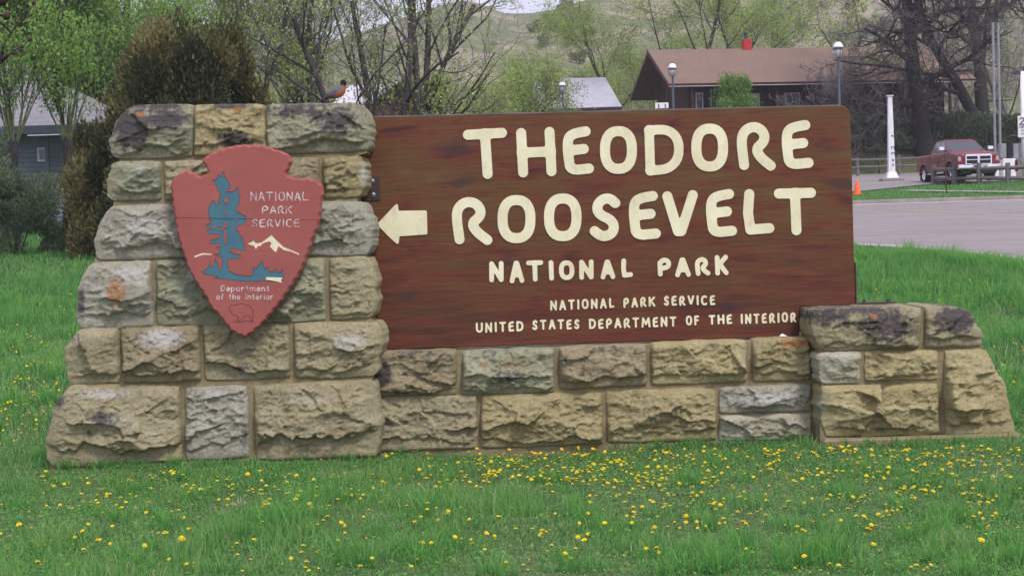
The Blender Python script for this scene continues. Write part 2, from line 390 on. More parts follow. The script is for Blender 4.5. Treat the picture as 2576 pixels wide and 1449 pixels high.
M = dict(
    stone=mat_stone(), mortar=mat_mortar(), board=mat_board(), cream=mat_cream(), emblem=mat_emblem(), blade=mat_blade(),
    ground=mat_ground(), hill=mat_hill(), asphalt=mat_asphalt(),
    teal=simple('teal_paint', (.062, .165, .215), (.05, .135, .18), 8, .55),
    emblem_dark=simple('engraved_line', (.05, .03, .045), None, 8, .8),
    white_letter=simple('worn_white_paint', (.72, .66, .66), (.30, .16, .16), 26, .6, detail=5),
    iron=simple('rusty_iron', (.035, .025, .03), (.06, .03, .025), 20, .7, .4),
    bolt=simple('galvanised_bolt', (.32, .34, .36), (.12, .12, .13), 30, .4, .5, .8),
    petal=simple('dandelion_yellow', (.86, .70, .012), (.80, .56, .01), 60, .6),
    stem=simple('dandelion_stem', (.12, .19, .06), None, 30, .6),
    concrete=simple('concrete', (.42, .39, .38), (.30, .28, .27), 4, .9, bmp=.01),
    curb=simple('curb_concrete', (.33, .29, .28), (.22, .19, .18), 3, .9, bmp=.01),
    yellow=simple('road_paint_yellow', (.55, .40, .18), (.40, .30, .18), 3, .8),
    whitepaint=simple('road_paint_white', (.50, .47, .47), (.36, .33, .34), 2, .8),
    wood=simple('weathered_rail', (.19, .165, .165), (.11, .095, .10), 4, .9, stretch=(1, 4, 4), bmp=.01),
    bark=mat_bark('dark_bark', (.018, .016, .018), (.055, .047, .047)),
    barkmid=mat_bark('mid_bark', (.035, .030, .032), (.10, .085, .085)),
    bark2=mat_bark('grey_bark', (.05, .045, .04), (.12, .105, .095)),
    barkfar=mat_bark('far_bark', (.06, .055, .054), (.16, .145, .138)),
    twig=simple('bare_twig', (.25, .22, .205), (.14, .125, .115), 3, .9),
    wig=simple('willow_shoot', (.13, .16, .07), (.07, .09, .04), 3, .9),
    leaf_y=mat_leaf('spring_leaf', (.17, .25, .05), (.29, .40, .08), (.42, .50, .15)),
    leaf_g=mat_leaf('willow_leaf', (.13, .25, .055), (.23, .40, .08), (.34, .50, .14), .5),
    leaf_b=mat_leaf('bush_leaf', (.07, .15, .03), (.15, .29, .05), (.27, .42, .11)),
    leaf_j=mat_leaf('juniper_spray', (.016, .024, .010), (.085, .088, .032), (.23, .20, .08), .25),
    leaf_s=mat_leaf('sage_leaf', (.035, .055, .035), (.085, .125, .065), (.16, .20, .11), .25),
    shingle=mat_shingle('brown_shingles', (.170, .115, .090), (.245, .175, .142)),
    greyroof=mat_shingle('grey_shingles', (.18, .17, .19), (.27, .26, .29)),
    metalroof=simple('pale_metal_roof', (.42, .41, .47), (.34, .33, .39), 1.5, .7),
    palewall=simple('pale_siding', (.16, .20, .225), (.11, .14, .155), 2, .8),
    darkwood=simple('dark_red_board', (.055, .018, .016), (.035, .012, .012), 3, .85),
    brownwood=simple('brown_board', (.10, .05, .035), (.06, .03, .025), 3, .85),
    soffit=simple('soffit_wood', (.19, .10, .065), (.12, .06, .04), 3, .85),
    white=simple('white_paint', (.80, .79, .80), (.66, .64, .66), 3, .5),
    cable=simple('dark_post', (.02, .035, .05), (.03, .045, .06), 3, .45, .5),
    red=simple('red_plastic', (.62, .03, .03), (.5, .02, .025), 3, .4),
    orange=simple('cone_orange', (.85, .12, .02), (.75, .10, .02), 3, .5),
    black=simple('black_rubber', (.012, .012, .014), None, 5, .6),
    grey=simple('grey_plastic', (.28, .28, .31), None, 5, .5),
    purple=simple('sign_print', (.10, .05, .16), None, 5, .6),
    trim=simple('pale_trim', (.62, .58, .64), (.50, .46, .52), 3, .7),
    brickred=simple('chimney_red', (.45, .035, .04), (.36, .03, .035), 4, .8),
    milk=simple('lamp_glass', (.86, .87, .92), (.80, .80, .86), 3, .25, .5),
    lampgl=simple('lamp_lower_glass', (.42, .41, .46), (.35, .34, .38), 3, .25, .5),
)
def mat_paint():
    m, n, l, b = newmat('maroon_car_paint', .35, .35, 0)
    g = noise(n, l, pos(n, l), 2, 3); c = ramp(n, l, g, [(.3, (.125, .007, .020)), (.7, (.145, .010, .026))])
    l.new(c, b.inputs['Base Color']); b.inputs['Coat Weight'].default_value = .35; b.inputs['Coat Roughness'].default_value = .08; return m
def mat_chrome():
    m, n, l, b = newmat('chrome', .12, .5, 1); b.inputs['Base Color'].default_value = (.85, .85, .88, 1); return m
def mat_glass():
    m, n, l, b = newmat('tinted_window', .06, .8); b.inputs['Base Color'].default_value = (.035, .045, .055, 1); return m
M['paint'] = mat_paint(); M['chrome'] = mat_chrome(); M['glass'] = mat_glass()

# ================================================================== GROUND
def grid_sheet(xs, ys, zf):
    X, Y = np.meshgrid(xs, ys); Z = zf(X, Y)
    v = np.stack([X, Y, Z], -1).reshape(-1, 3); nx = len(xs); ny = len(ys)
    i = np.arange(ny-1)[:, None]*nx + np.arange(nx-1)[None]
    f = np.stack([i, i+1, i+1+nx, i+nx], -1).reshape(-1, 4)
    return v, f
ys = np.concatenate([np.arange(-12, 7, 2), np.arange(7, 30, .25), np.arange(30, 100, 2), np.arange(100, 110, .5), np.arange(110, 400, 15), np.arange(400, 1500, 150)])
xs = np.concatenate([np.arange(-900, -60, 60), np.arange(-60, -12, 4), np.arange(-12, 12, .4), np.arange(12, 60, 4), np.arange(60, 901, 60)])
v, f = grid_sheet(xs, ys, gz)
structure('ground', mesh_np('ground', v, [f], M['ground'], True))

# hills with a skyline of two mesas
def skyline(az_px):
    xp = [-2500, -900, 0, 500, 700, 850, 1000, 1090, 1180, 1235, 1262, 1290, 1350, 1420, 1500, 1600, 1750, 2000, 2600, 4500]
    yp = [150, 120, 150, 155, 140, 108, 62, 30, 8, 12, 30, 40, 40, 28, 4, -25, -55, -70, -60, 40]
    return np.interp(az_px, xp, yp)
def hill_z(X, Y):
    Yr = 470.0
    top = np.empty_like(X)
    px = 1288 + F*X/Y
    top = CAMZ + (570 - skyline(px) - .03*(px-1288))/F*Yr      # height of the crest at 470 m
    d = (Y-190)/(Yr-190)
    prof = np.where(d < 0, 0, np.where(d < 1, d**1.25, 1-.15*(d-1)))
    nz = fbm(X*.012+5, Y*.012, 3, 6, .55)*16 + np.abs(fbm(X*.03, Y*.02, 9, 4))*10
    damp = np.clip(np.minimum(d*3, np.abs(1-d)*3.0), 0.03, 1)
    gully = -9*np.abs(np.sin(X*.05+fbm(X*.01, Y*.01, 21)*4))*np.clip(d*2, 0, 1)*np.clip((1-d)*2, 0, 1)
    return 2 + (top-2)*prof + (nz*damp + gully)*np.clip(d*4, 0, 1) - 6*np.clip(-d*5, 0, 1)
hx = np.arange(-420, 480, 4.0); hy = np.concatenate([np.arange(170, 480, 5.0), np.arange(480, 900, 40)])
v, f = grid_sheet(hx, hy, hill_z)
structure('hills', mesh_np('hills', v, [f], M['hill'], True))

# road, lot and kerbs laid on the slope
def drape(name, pts, mat, dz, step=2.0, kind='structure'):
    """fill polygon (xy list) as a fine strip mesh following the slope"""
    import bmesh
    bm = bmesh.new(); vs = [bm.verts.new((p[0], p[1], 0)) for p in pts]; bm.faces.new(vs)
    ymin = min(p[1] for p in pts); ymax = max(p[1] for p in pts); y = math.floor(ymin/step)*step+step
    while y < ymax:
        bmesh.ops.bisect_plane(bm, geom=bm.verts[:]+bm.edges[:]+bm.faces[:], plane_co=(0, y, 0), plane_no=(0, 1, 0)); y += step
    bmesh.ops.triangulate(bm, faces=bm.faces[:])
    for w in bm.verts: w.co.z = float(gz(w.co.x, w.co.y))+dz
    bm.normal_update(); me = bpy.data.meshes.new(name); bm.to_mesh(me); bm.free(); me.materials.append(mat)
    if me.polygons and me.polygons[0].normal.z < 0: me.flip_normals()
    return link(name, me, kind=kind)
near = [G(2145, 624), G(2230, 628), G(2300, 634), G(2380, 642), G(2450, 650), G(2520, 660), G(2576, 669), G(2700, 692), G(2850, 722)]
far_y = 57.2
FX = 8.0
road_poly = [(p.x, p.y) for p in near] + [(22, 22), (60, 20), (60, far_y), (FX, far_y), (FX-.6, 62), (FX-.8, 68), (FX-1, 92), (1.5, 92), (1.2, 60), (1.6, 48), (3, 41), (5, 36)]
drape('road', road_poly, M['asphalt'], .03)
lot_front = [G(2150, 485), G(2220, 478), G(2293, 470), G(2350, 465), G(2411, 461), G(2480, 459), G(2576, 457)]
lot = [(FX-.9, lot_front[0].y-3)] + [(p.x, p.y) for p in lot_front] + [(75, lot_front[-1].y+1), (75, 101), (2, 101), (2, 91.5), (FX-1, 91.5)]
drape('parking_lot', lot, M['asphalt'], .045)
# kerb between road and verge
mb = MB()
for a, b_ in ((FX, 75),):
    z = float(gz(0, far_y))
    mb.box(a, b_, far_y-.02, far_y+.28, z-.1, z+.17, .02)
mb.build('kerb', M['curb'], kind='structure')
mb = MB()   # gutter pan
z0 = float(gz(0, far_y-.5))
mb.hexa([(FX, far_y-.5, z0-.05), (75, far_y-.5, z0-.05), (75, far_y-.02, z0-.03), (FX, far_y-.02, z0-.03),
         (FX, far_y-.5, z0+.036), (75, far_y-.5, z0+.036), (75, far_y-.02, z0+.062), (FX, far_y-.02, z0+.062)])
mb.build('gutter', M['concrete'], kind='structure')
# near kerb strip
def strip(name, pts, w, mat, dz, side=1, thick=None):
    v = []; f = []
    P = []
    for i in range(len(pts)-1):
        a, b_ = Vector(pts[i]), Vector(pts[i+1]); k = max(1, int((b_-a).length/1.0))
        for j in range(k): P.append(a+(b_-a)*j/k)
    P.append(Vector(pts[-1]))
    for i, p in enumerate(P):
        d = (P[min(i+1, len(P)-1)]-P[max(i-1, 0)]).normalized(); n_ = Vector((-d.y, d.x))*side
        q = p+n_*w
        for r in (p, q):
            v.append((r.x, r.y, float(gz(r.x, r.y))+dz))
    m = len(P)
    for i in range(m-1): f.append((2*i, 2*i+1, 2*i+3, 2*i+2))
    if thick:
        n0 = len(v); v += [(a, b_, c-thick) for a, b_, c in v]
        f += [(2*i+n0, 2*i, 2*i+2, 2*i+2+n0) for i in range(m-1)]+[(2*i+1, 2*i+1+n0, 2*i+3+n0, 2*i+3) for i in range(m-1)]
    me = bpy.data.meshes.new(name); me.from_pydata(v, [], f); me.materials.append(mat); me.update()
    return link(name, me, kind='structure')
strip('kerb', [(5, 36)]+[(p.x, p.y) for p in near], .42, M['concrete'], .07, 1, .12)
# centre line (slightly worn double yellow) and white line
yl = [G(2150, 524), G(2241, 530.5), G(2400, 539), G(2576, 548), G(2750, 559)]
strip('road_marking', [(p.x, p.y) for p in yl], .11, M['yellow'], .036)
strip('road_marking', [(p.x, p.y+.25) for p in yl], .10, M['yellow'], .036)
wl = [(FX+.3, far_y-.85), (24, far_y-.85)]
strip('road_marking', wl, .12, M['whitepaint'], .036)
# thin concrete path line in the verge
pl = [G(2262, 482.5), G(2350, 484.5), G(2450, 485.5), G(2620, 488)]
strip('path', [(p.x, p.y) for p in pl], .75, M['concrete'], .05)

hm = bpy.data.materials.new('pale_haze'); hm.use_nodes = True; hm.node_tree.nodes.clear()
_o = hm.node_tree.nodes.new('ShaderNodeOutputMaterial'); _v = hm.node_tree.nodes.new('ShaderNodeVolumePrincipled')
_v.inputs['Color'].default_value = (.86, .87, .95, 1); _v.inputs['Density'].default_value = .00042; hm.node_tree.links.new(_v.outputs[0], _o.inputs['Volume'])
mb = MB(); mb.box(-1000, 1000, -60, 1560, -60, 130); link('haze', mb.mesh('haze', hm), kind='stuff', label='thin pale haze over the valley', category='haze')

# ================================================================== GRASS
def in_poly(x, y, poly):
    r = np.zeros(x.shape, bool); n = len(poly); j = n-1
    for i in range(n):
        xi, yi = poly[i]; xj, yj = poly[j]
        c = ((yi > y) != (yj > y)) & (x < (xj-xi)*(y-yi)/((yj-yi) or 1e-9)+xi); r ^= c; j = i
    return r
def not_paved(x, y):
    ok = ~in_poly(x, y, road_poly) & ~in_poly(x, y, lot)
    ok &= ~((y > far_y-.6) & (y < far_y+.32) & (x > FX-.2))
    return ok
SIGNPOLY = [(-3.55, 12.32), (-1.0, 12.28), (-1.0, 12.55), (2.2, 12.55), (2.25, 12.3), (3.75, 12.3), (3.7, 13.1), (-3.4, 13.1)]
def grass(name, n, y0, y1, hmin, hmax, wid, seg, cull=None, tall=0, wx=.33, seed=0, region=None):
    r = np.random.RandomState(seed+5)
    y = np.sqrt(r.uniform(y0*y0, y1*y1, n)); x = r.uniform(-1, 1, n)*(y*wx+.4)
    ok = not_paved(x, y) & ~in_poly(x, y, SIGNPOLY)
    px, py = to_px(x, y, gz(x, y))
    if cull: ok &= ~((px > cull[0]) & (px < cull[1]))
    if region is not None: ok &= region(x, y, px, py)
    x, y = x[ok], y[ok]; n = len(x); z = gz(x, y)
    pat = fbm(x*.9, y*.5, 31, 3); pat2 = fbm(x*2.3, y*1.2, 77, 3)
    h = (hmin+(hmax-hmin)*r.rand(n)**1.4)*(1+.55*pat+.35*pat2)
    if tall: h = h*(1+tall*np.clip(pat2*2.2-.25, 0, 1.3))
    h = np.maximum(h, .012)
    w = wid*r.uniform(.6, 1.3, n)
    a = r.uniform(0, 2*np.pi, n); bx, by = np.cos(a), np.sin(a)           # blade width dir
    la = r.uniform(0, 2*np.pi, n); lean = h*r.uniform(.05, .75, n); lx, ly = np.cos(la)*lean, np.sin(la)*lean
    tone = np.clip(.42+.22*pat+.30*pat2+r.normal(0, .21, n), 0, .86)
    dry = r.rand(n) < (.09+.22*np.clip(-pat*2-pat2, 0, 1)); tone[dry] = r.uniform(.86, 1, dry.sum())
    P = np.stack([x, y, z-.01], -1); W = np.stack([bx*w/2, by*w/2, 0*w], -1); L = np.stack([lx, ly, 0*h], -1); H = np.stack([0*h, 0*h, h], -1)
    if seg == 2:
        vs = np.stack([P-W, P+W, P+L*.3+H*.6-W*.7, P+L*.3+H*.6+W*.7, P+L+H*.95], 1); k = 5
        i = np.arange(n)[:, None]*5
        fq = i+np.array([[0, 1, 3, 2]]); ft = i+np.array([[2, 3, 4]]); fs = [fq, ft]
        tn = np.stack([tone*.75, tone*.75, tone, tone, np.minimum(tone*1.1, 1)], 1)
    else:
        vs = np.stack([P-W, P+W, P+L+H], 1); k = 3; fs = [np.arange(n)[:, None]*3+np.array([[0, 1, 2]])]
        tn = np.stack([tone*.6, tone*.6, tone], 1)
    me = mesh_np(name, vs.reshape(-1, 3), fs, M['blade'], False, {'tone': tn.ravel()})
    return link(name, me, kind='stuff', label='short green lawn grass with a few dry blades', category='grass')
grass('grass', 190000, 7.4, 12.7, .012, .050, .0050, 2, tall=1.5, seed=1)
grass('grass', 30000, 12.2, 13.3, .02, .07, .0055, 2, seed=8, wx=.36)
grass('grass', 170000, 12.7, 22, .04, .13, .008, 2, cull=(500, 1850), tall=1.0, seed=2)
grass('grass', 150000, 22, 34, .06, .16, .015, 1, cull=(600, 1850), tall=1.2, seed=3)
grass('grass', 110000, 34, 60, .07, .17, .03, 1, cull=(600, 1850), tall=.4, seed=4)
grass('grass', 70000, 56, 80, .05, .13, .035, 1, cull=(-9999, 2050), seed=6)
# coarse tufts
def tufts(spots, seed=0, name='grass_tuft', hr=(.10, .2), nb=60, sp=.11, tone=(.4, .72), wid=.006):
    r = np.random.RandomState(seed); V_ = []; T = []
    for (px, py, s) in spots:
        g = G(px, py)
        for _ in range(int(nb*s)):
            a = r.uniform(0, 6.28); q = abs(r.normal(0, sp*s)); x = g.x+math.cos(a)*q; y = g.y+math.sin(a)*q*.6; z = float(gz(x, y))
            h = r.uniform(*hr)*s; ln = h*r.uniform(.1, .8); la = a+r.normal(0, .8)
            w = wid*r.uniform(.6, 1.2); b = r.uniform(0, 6.28); t = r.uniform(*tone)
            bx, by = math.cos(b)*w/2, math.sin(b)*w/2
            for (k, hh, ww) in ((0, 0, 1), (.25, .55, .9)):
                V_ += [(x+math.cos(la)*ln*k-bx*ww, y+math.sin(la)*ln*k-by*ww, z+h*hh), (x+math.cos(la)*ln*k+bx*ww, y+math.sin(la)*ln*k+by*ww, z+h*hh)]
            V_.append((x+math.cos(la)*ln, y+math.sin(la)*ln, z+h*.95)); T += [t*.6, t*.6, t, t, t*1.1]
    n = len(V_)//5; i = np.arange(n)[:, None]*5
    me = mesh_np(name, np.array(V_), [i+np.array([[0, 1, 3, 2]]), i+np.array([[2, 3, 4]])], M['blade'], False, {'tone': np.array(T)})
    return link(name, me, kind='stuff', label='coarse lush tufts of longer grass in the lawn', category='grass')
sp = []
for _ in range(110):
    sp.append((rnd.uniform(-20, 2600), rnd.uniform(1210, 1460), rnd.uniform(.4, .85)))
for (a, b_, c) in [(720, 1330, 1.5), (800, 1300, 1.3), (650, 1340, 1.2), (1100, 1300, 1), (2130, 1080, .8), (2160, 1090, .7), (110, 1130, 1.3), (60, 1150, 1.2),
                   (130, 1170, 1.0), (2390, 1330, 1.2), (2340, 1360, 1.1), (1900, 1400, 1.4), (1960, 1420, 1.4), (2060, 1420, 1.2), (1800, 1430, 1.3), (900, 1410, 1.4), (1020, 1420, 1.2)]:
    for k in range(3): sp.append((a+rnd.uniform(-60, 60), b_+rnd.uniform(-22, 22), c*rnd.uniform(.5, .85)))
tufts(sp, 3)
sp = [(rnd.uniform(-30, 330), rnd.uniform(640, 1100), rnd.uniform(.6, 1.3)) for _ in range(50)] + \
     [(rnd.uniform(2150, 2600), rnd.uniform(655, 1080), rnd.uniform(.6, 1.3)) for _ in range(70)] + \
     [(2150+k*7, 655+max(0, k-30)*.9+rnd.uniform(-3, 3), 1.1) for k in range(62)]
tufts(sp, 4, hr=(.12, .26), nb=50, sp=.22, wid=.014)
tufts([(590, 1290, .8), (605, 1280, .7), (575, 1300, .6), (780, 1290, .5)], 9, name='dry_grass_tuft', nb=25, tone=(.96, 1), hr=(.06, .12))
# grass leaning on the stones
ft = []
for x0, x1, Yw in ((-3.45, -1.05, 12.34), (-1.0, 2.2, 12.56), (2.25, 3.75, 12.28)):
    for k in range(int((x1-x0)*26)):
        xx, yy = rnd.uniform(x0, x1), Yw-abs(rnd.gauss(0, .05)); a_, b_ = to_px(xx, yy, 0.0); ft.append((float(a_), float(b_), rnd.uniform(.3, .8)))
for k in range(16):
    a_, b_ = to_px(-3.55-rnd.uniform(0, .1), rnd.uniform(12.35, 13.2), 0.0); ft.append((float(a_), float(b_), rnd.uniform(.5, .95)))
tufts(ft, 12, hr=(.07, .16), nb=16, sp=.05, tone=(.25, .7))
# small yellow-green weeds
tufts([(rnd.uniform(0, 2576), rnd.uniform(1160, 1449), .4) for _ in range(500)], 14, name='weeds', hr=(.12, .2), nb=10, sp=.12, tone=(.72, .86), wid=.006)

def specks(name, n, y0, y1, col, sz, zr, seed, lab):
    r = np.random.RandomState(seed); y = np.sqrt(r.uniform(y0*y0, y1*y1, n)); x = r.uniform(-1, 1, n)*(y*.33+.4)
    ok = ~in_poly(x, y, SIGNPOLY) & (fbm(x*1.3, y*.8, seed, 3) > -.15); x, y = x[ok], y[ok]; n = len(x); z = gz(x, y)+r.uniform(*zr, n)
    c = np.stack([x, y, z], -1); a = r.normal(0, 1, (n, 3)); a[:, 2] *= .5; a /= np.linalg.norm(a, axis=1, keepdims=True); b_ = np.cross(a, r.normal(0, 1, (n, 3))); b_ /= np.linalg.norm(b_, axis=1, keepdims=True)
    s = sz*r.uniform(.6, 1.5, (n, 1)); vs = np.stack([c-a*s, c-b_*s*.6, c+a*s, c+b_*s*.6], 1).reshape(-1, 3); t = np.repeat(np.clip(r.uniform(*col, n), 0, 1), 4)
    link(name, mesh_np(name, vs, [np.arange(n*4).reshape(-1, 4)], M['blade'], False, {'tone': t}), kind='stuff', label=lab, category='weeds')
specks('clover_leaves', 80000, 7.4, 13.5, (.2, .88), .0065, (.02, .055), 51, 'small yellow-green clover-like leaves among the grass')
specks('broad_leaves', 14000, 7.4, 13.5, (.15, .7), .012, (.012, .035), 53, 'broad flat weed leaves low in the grass')
specks('dry_leaf_bits', 16000, 7.4, 13.5, (.84, 1), .0045, (.01, .05), 52, 'pale dry bits and straw among the grass')

# ================================================================== STONES
PY = dict(A=12.45, B=12.64, Cc=12.40)
DEPTH = .62
def stone_mesh(corners, plane, bl, br, seed, H, tintmask, top_round=0, depth=DEPTH):
    Y0 = PY[plane]
    ccx = sum(c[0] for c in corners)/4; ccy = sum(c[1] for c in corners)/4
    corners = [(x+(3.5 if x > ccx else -3.5), y+((3.5 if y < 1080 else 0) if y > ccy else (-3.5 if 280 < y and not (760 < y < 780) else 0))) for x, y in corners]
    P = [V(x, y, Y0) for x, y in corners]; tl, tr, brc, blc = [np.array((p.x, p.z)) for p in P]
    Wd = np.linalg.norm(tr-tl); Hh = np.linalg.norm(tl-blc); px2m = Y0/F
    nu = max(16, int(Wd/.0085)); nv = max(12, int(Hh/.0085))
    u = np.linspace(0, 1, nu+1); v_ = np.linspace(0, 1, nv+1)
    jit = lambda t, s, a: a*(fbm(t*6+s*3.1, t*0+s, seed+s, 3))
    T = tl[None]*(1-u)[:, None]+tr[None]*u[:, None]; B = blc[None]*(1-u)[:, None]+brc[None]*u[:, None]
    L = blc[None]*(1-v_)[:, None]+tl[None]*v_[:, None]; R = brc[None]*(1-v_)[:, None]+tr[None]*v_[:, None]
    endt = np.sin(np.pi*u)**.5; endv = np.sin(np.pi*v_)**.5
    T[:, 1] += jit(u, 1, .007)*endt; B[:, 1] += jit(u, 2, .009)*endt
    bulge = np.sin(np.pi*np.clip(v_, 0, 1))**.6
    L[:, 0] += -bl*px2m*bulge + jit(v_, 3, .008+.02*(bl > 0))*endv; R[:, 0] += br*px2m*bulge + jit(v_, 4, .008+.02*(br > 0))*endv
    U, Vv = np.meshgrid(u, v_)
    S = ((1-Vv)[..., None]*B[None]+Vv[..., None]*T[None] + (1-U)[..., None]*L[:, None]+U[..., None]*R[:, None]
         - ((1-U)*(1-Vv))[..., None]*blc - (U*(1-Vv))[..., None]*brc - ((1-U)*Vv)[..., None]*tl - (U*Vv)[..., None]*tr)
    # corner rounding
    cu = 2*U-1; cv = 2*Vv-1; rr = np.clip((np.abs(cu)**6+np.abs(cv)**6)-1, 0, 1)
    S[..., 0] -= np.sign(cu)*rr*.008; S[..., 1] -= np.sign(cv)*rr*.008
    X = S[..., 0]; Z = S[..., 1]
    eL = U*Wd; eR = (1-U)*Wd; eB = Vv*Hh; eT = (1-Vv)*Hh
    wob = .55+.9*vnoise(X*9+seed, Z*9, seed+3)
    k = .013*wob
    fall = lambda e, s: 1-np.exp(-(e/s)**1.2)
    prof = fall(eL, k if bl == 0 else .075)*fall(eR, k if br == 0 else .06)*fall(eB, k*1.1)*fall(eT, k*.9+top_round)
    r = np.random.RandomState(seed)
    # chipped faces: warped Voronoi cells each with its own tilt, plus a convex hull of planes
    wx = X+.035*fbm(X*8, Z*8, seed+5, 3); wz = Z+.035*fbm(X*8+40, Z*8, seed+6, 3)
    def chips(scale, tilt, off, sd):
        rr_ = np.random.RandomState(sd); n = max(5, int(Wd*Hh/scale**2))
        cx = rr_.uniform(X.min(), X.max(), n); cz = rr_.uniform(Z.min(), Z.max(), n)
        gx = rr_.normal(0, tilt, n); gzz = rr_.normal(-.1*tilt, tilt, n); o = rr_.normal(0, off, n)
        d = np.sqrt(((wx[..., None]-cx)*.66)**2+((wz[..., None]-cz)*1.45)**2); idx = d.argmin(-1); dm = d.min(-1)
        return o[idx]+gx[idx]*(X-cx[idx])+gzz[idx]*(Z-cz[idx]) + .25*dm**1.5/ scale**.5
    h1 = chips(.19, .15, .006, seed+1)*.75; h2 = chips(.06, .24, .0028, seed+2)*.5+chips(.03, .28, .0013, seed+3)*.5
    planes = 9e9
    n = 9; cx = r.uniform(0, 1, n); cz = r.uniform(0, 1, n)
    for i in range(n):
        gx = (cx[i]-.5)*-.26+r.normal(0, .07); gy = (cz[i]-.5)*-.40+r.normal(0, .09)
        pl_ = H*.72+r.uniform(-.012, .012)+gx*(U-cx[i])*Wd+gy*(Vv-cz[i])*Hh - .1*abs(cx[i]-.5)*Wd*.5
        planes = np.minimum(planes, pl_)
    planes = np.maximum(planes, H*.2)
    # under-cut ledge near the foot of the face
    led = .13+.16*fbm(X*4.5, Z*0+seed, seed+8, 4)+r.uniform(-.05, .12)
    undercut = sstep(-.015, .022, Vv-led-.03*fbm(X*22, Z*22, seed+9, 2))
    h = (planes+h1+h2)*prof*(.30+.70*undercut)
    h = h + prof*(.005*fbm(X*16, Z*24, seed+12, 4)+.0025*(1-2*np.abs(fbm(X*30, Z*42, seed+13, 3))))
    h = np.maximum(h, -.004)
    cap = .115; h = np.where(h > cap-.02, cap-.02+.02*(1-np.exp(-(h-cap+.02)/.02)), h) if plane == 'A' and corners[0][1] < 900 else h
    h = np.where((U == 0) | (U == 1) | (Vv == 0) | (Vv == 1), 0, h)
    Yf = Y0-.006-h
    front = np.stack([X, Yf, Z], -1).reshape(-1, 3)
    nU, nV = nu+1, nv+1
    i = np.arange(nv)[:, None]*nU+np.arange(nu)[None]
    fq = [np.stack([i, i+1, i+1+nU, i+nU], -1).reshape(-1, 4)]
    loop = list(range(nU))+[j*nU+nu for j in range(1, nV)]+[nv*nU+j for j in range(nu-1, -1, -1)]+[j*nU for j in range(nv-1, 0, -1)]
    loop = np.array(loop); lp = front[loop]; m = len(loop); cen = front.mean(0)
    rings = []; nd = 6
    for k_ in range(1, nd+1):
        t = k_/nd; q = lp.copy(); q[:, 1] = Y0+depth*t
        out = .022*math.sin(math.pi*t)+.0*t
        ang = np.arange(m)/m*6.283
        nn = fbm(np.cos(ang)*3+seed, np.sin(ang)*3+t*3, seed+20, 3)*.016*math.sin(math.pi*min(t*1.2, 1))
        sd = np.zeros(m); 
        lx_ = (loop % nU == 0); rx_ = (loop % nU == nu)
        q[lx_, 0] -= (out*(bl > 0)+nn[lx_]*(bl > 0)); q[rx_, 0] += (out*(br > 0)+nn[rx_]*(br > 0))
        rings.append(q)
    vs = np.concatenate([front]+rings); base = len(front); prev = loop
    for k_ in range(nd):
        cur = base+k_*m+np.arange(m)
        fq.append(np.stack([prev, cur, np.roll(cur, -1), np.roll(prev, -1)], -1)); prev = cur
    # stain masks, plus shade painted on one low-wall stone
    vx, vy = to_px(vs[:, 0], vs[:, 1]*0+Y0, vs[:, 2]); at = {}
    for key in ('dark', 'orange', 'pale', 'green'):
        a = np.zeros(len(vs))
        for (kk, cx_, cy_, rx, ry, s) in tintmask:
            if kk == key:
                a = np.maximum(a, s*np.clip(1.35-np.sqrt(((vx-cx_)/rx)**2+((vy-cy_)/ry)**2), 0, 1))
        at[key] = a
    # natural soiling in the chipped hollows
    return vs, fq, at

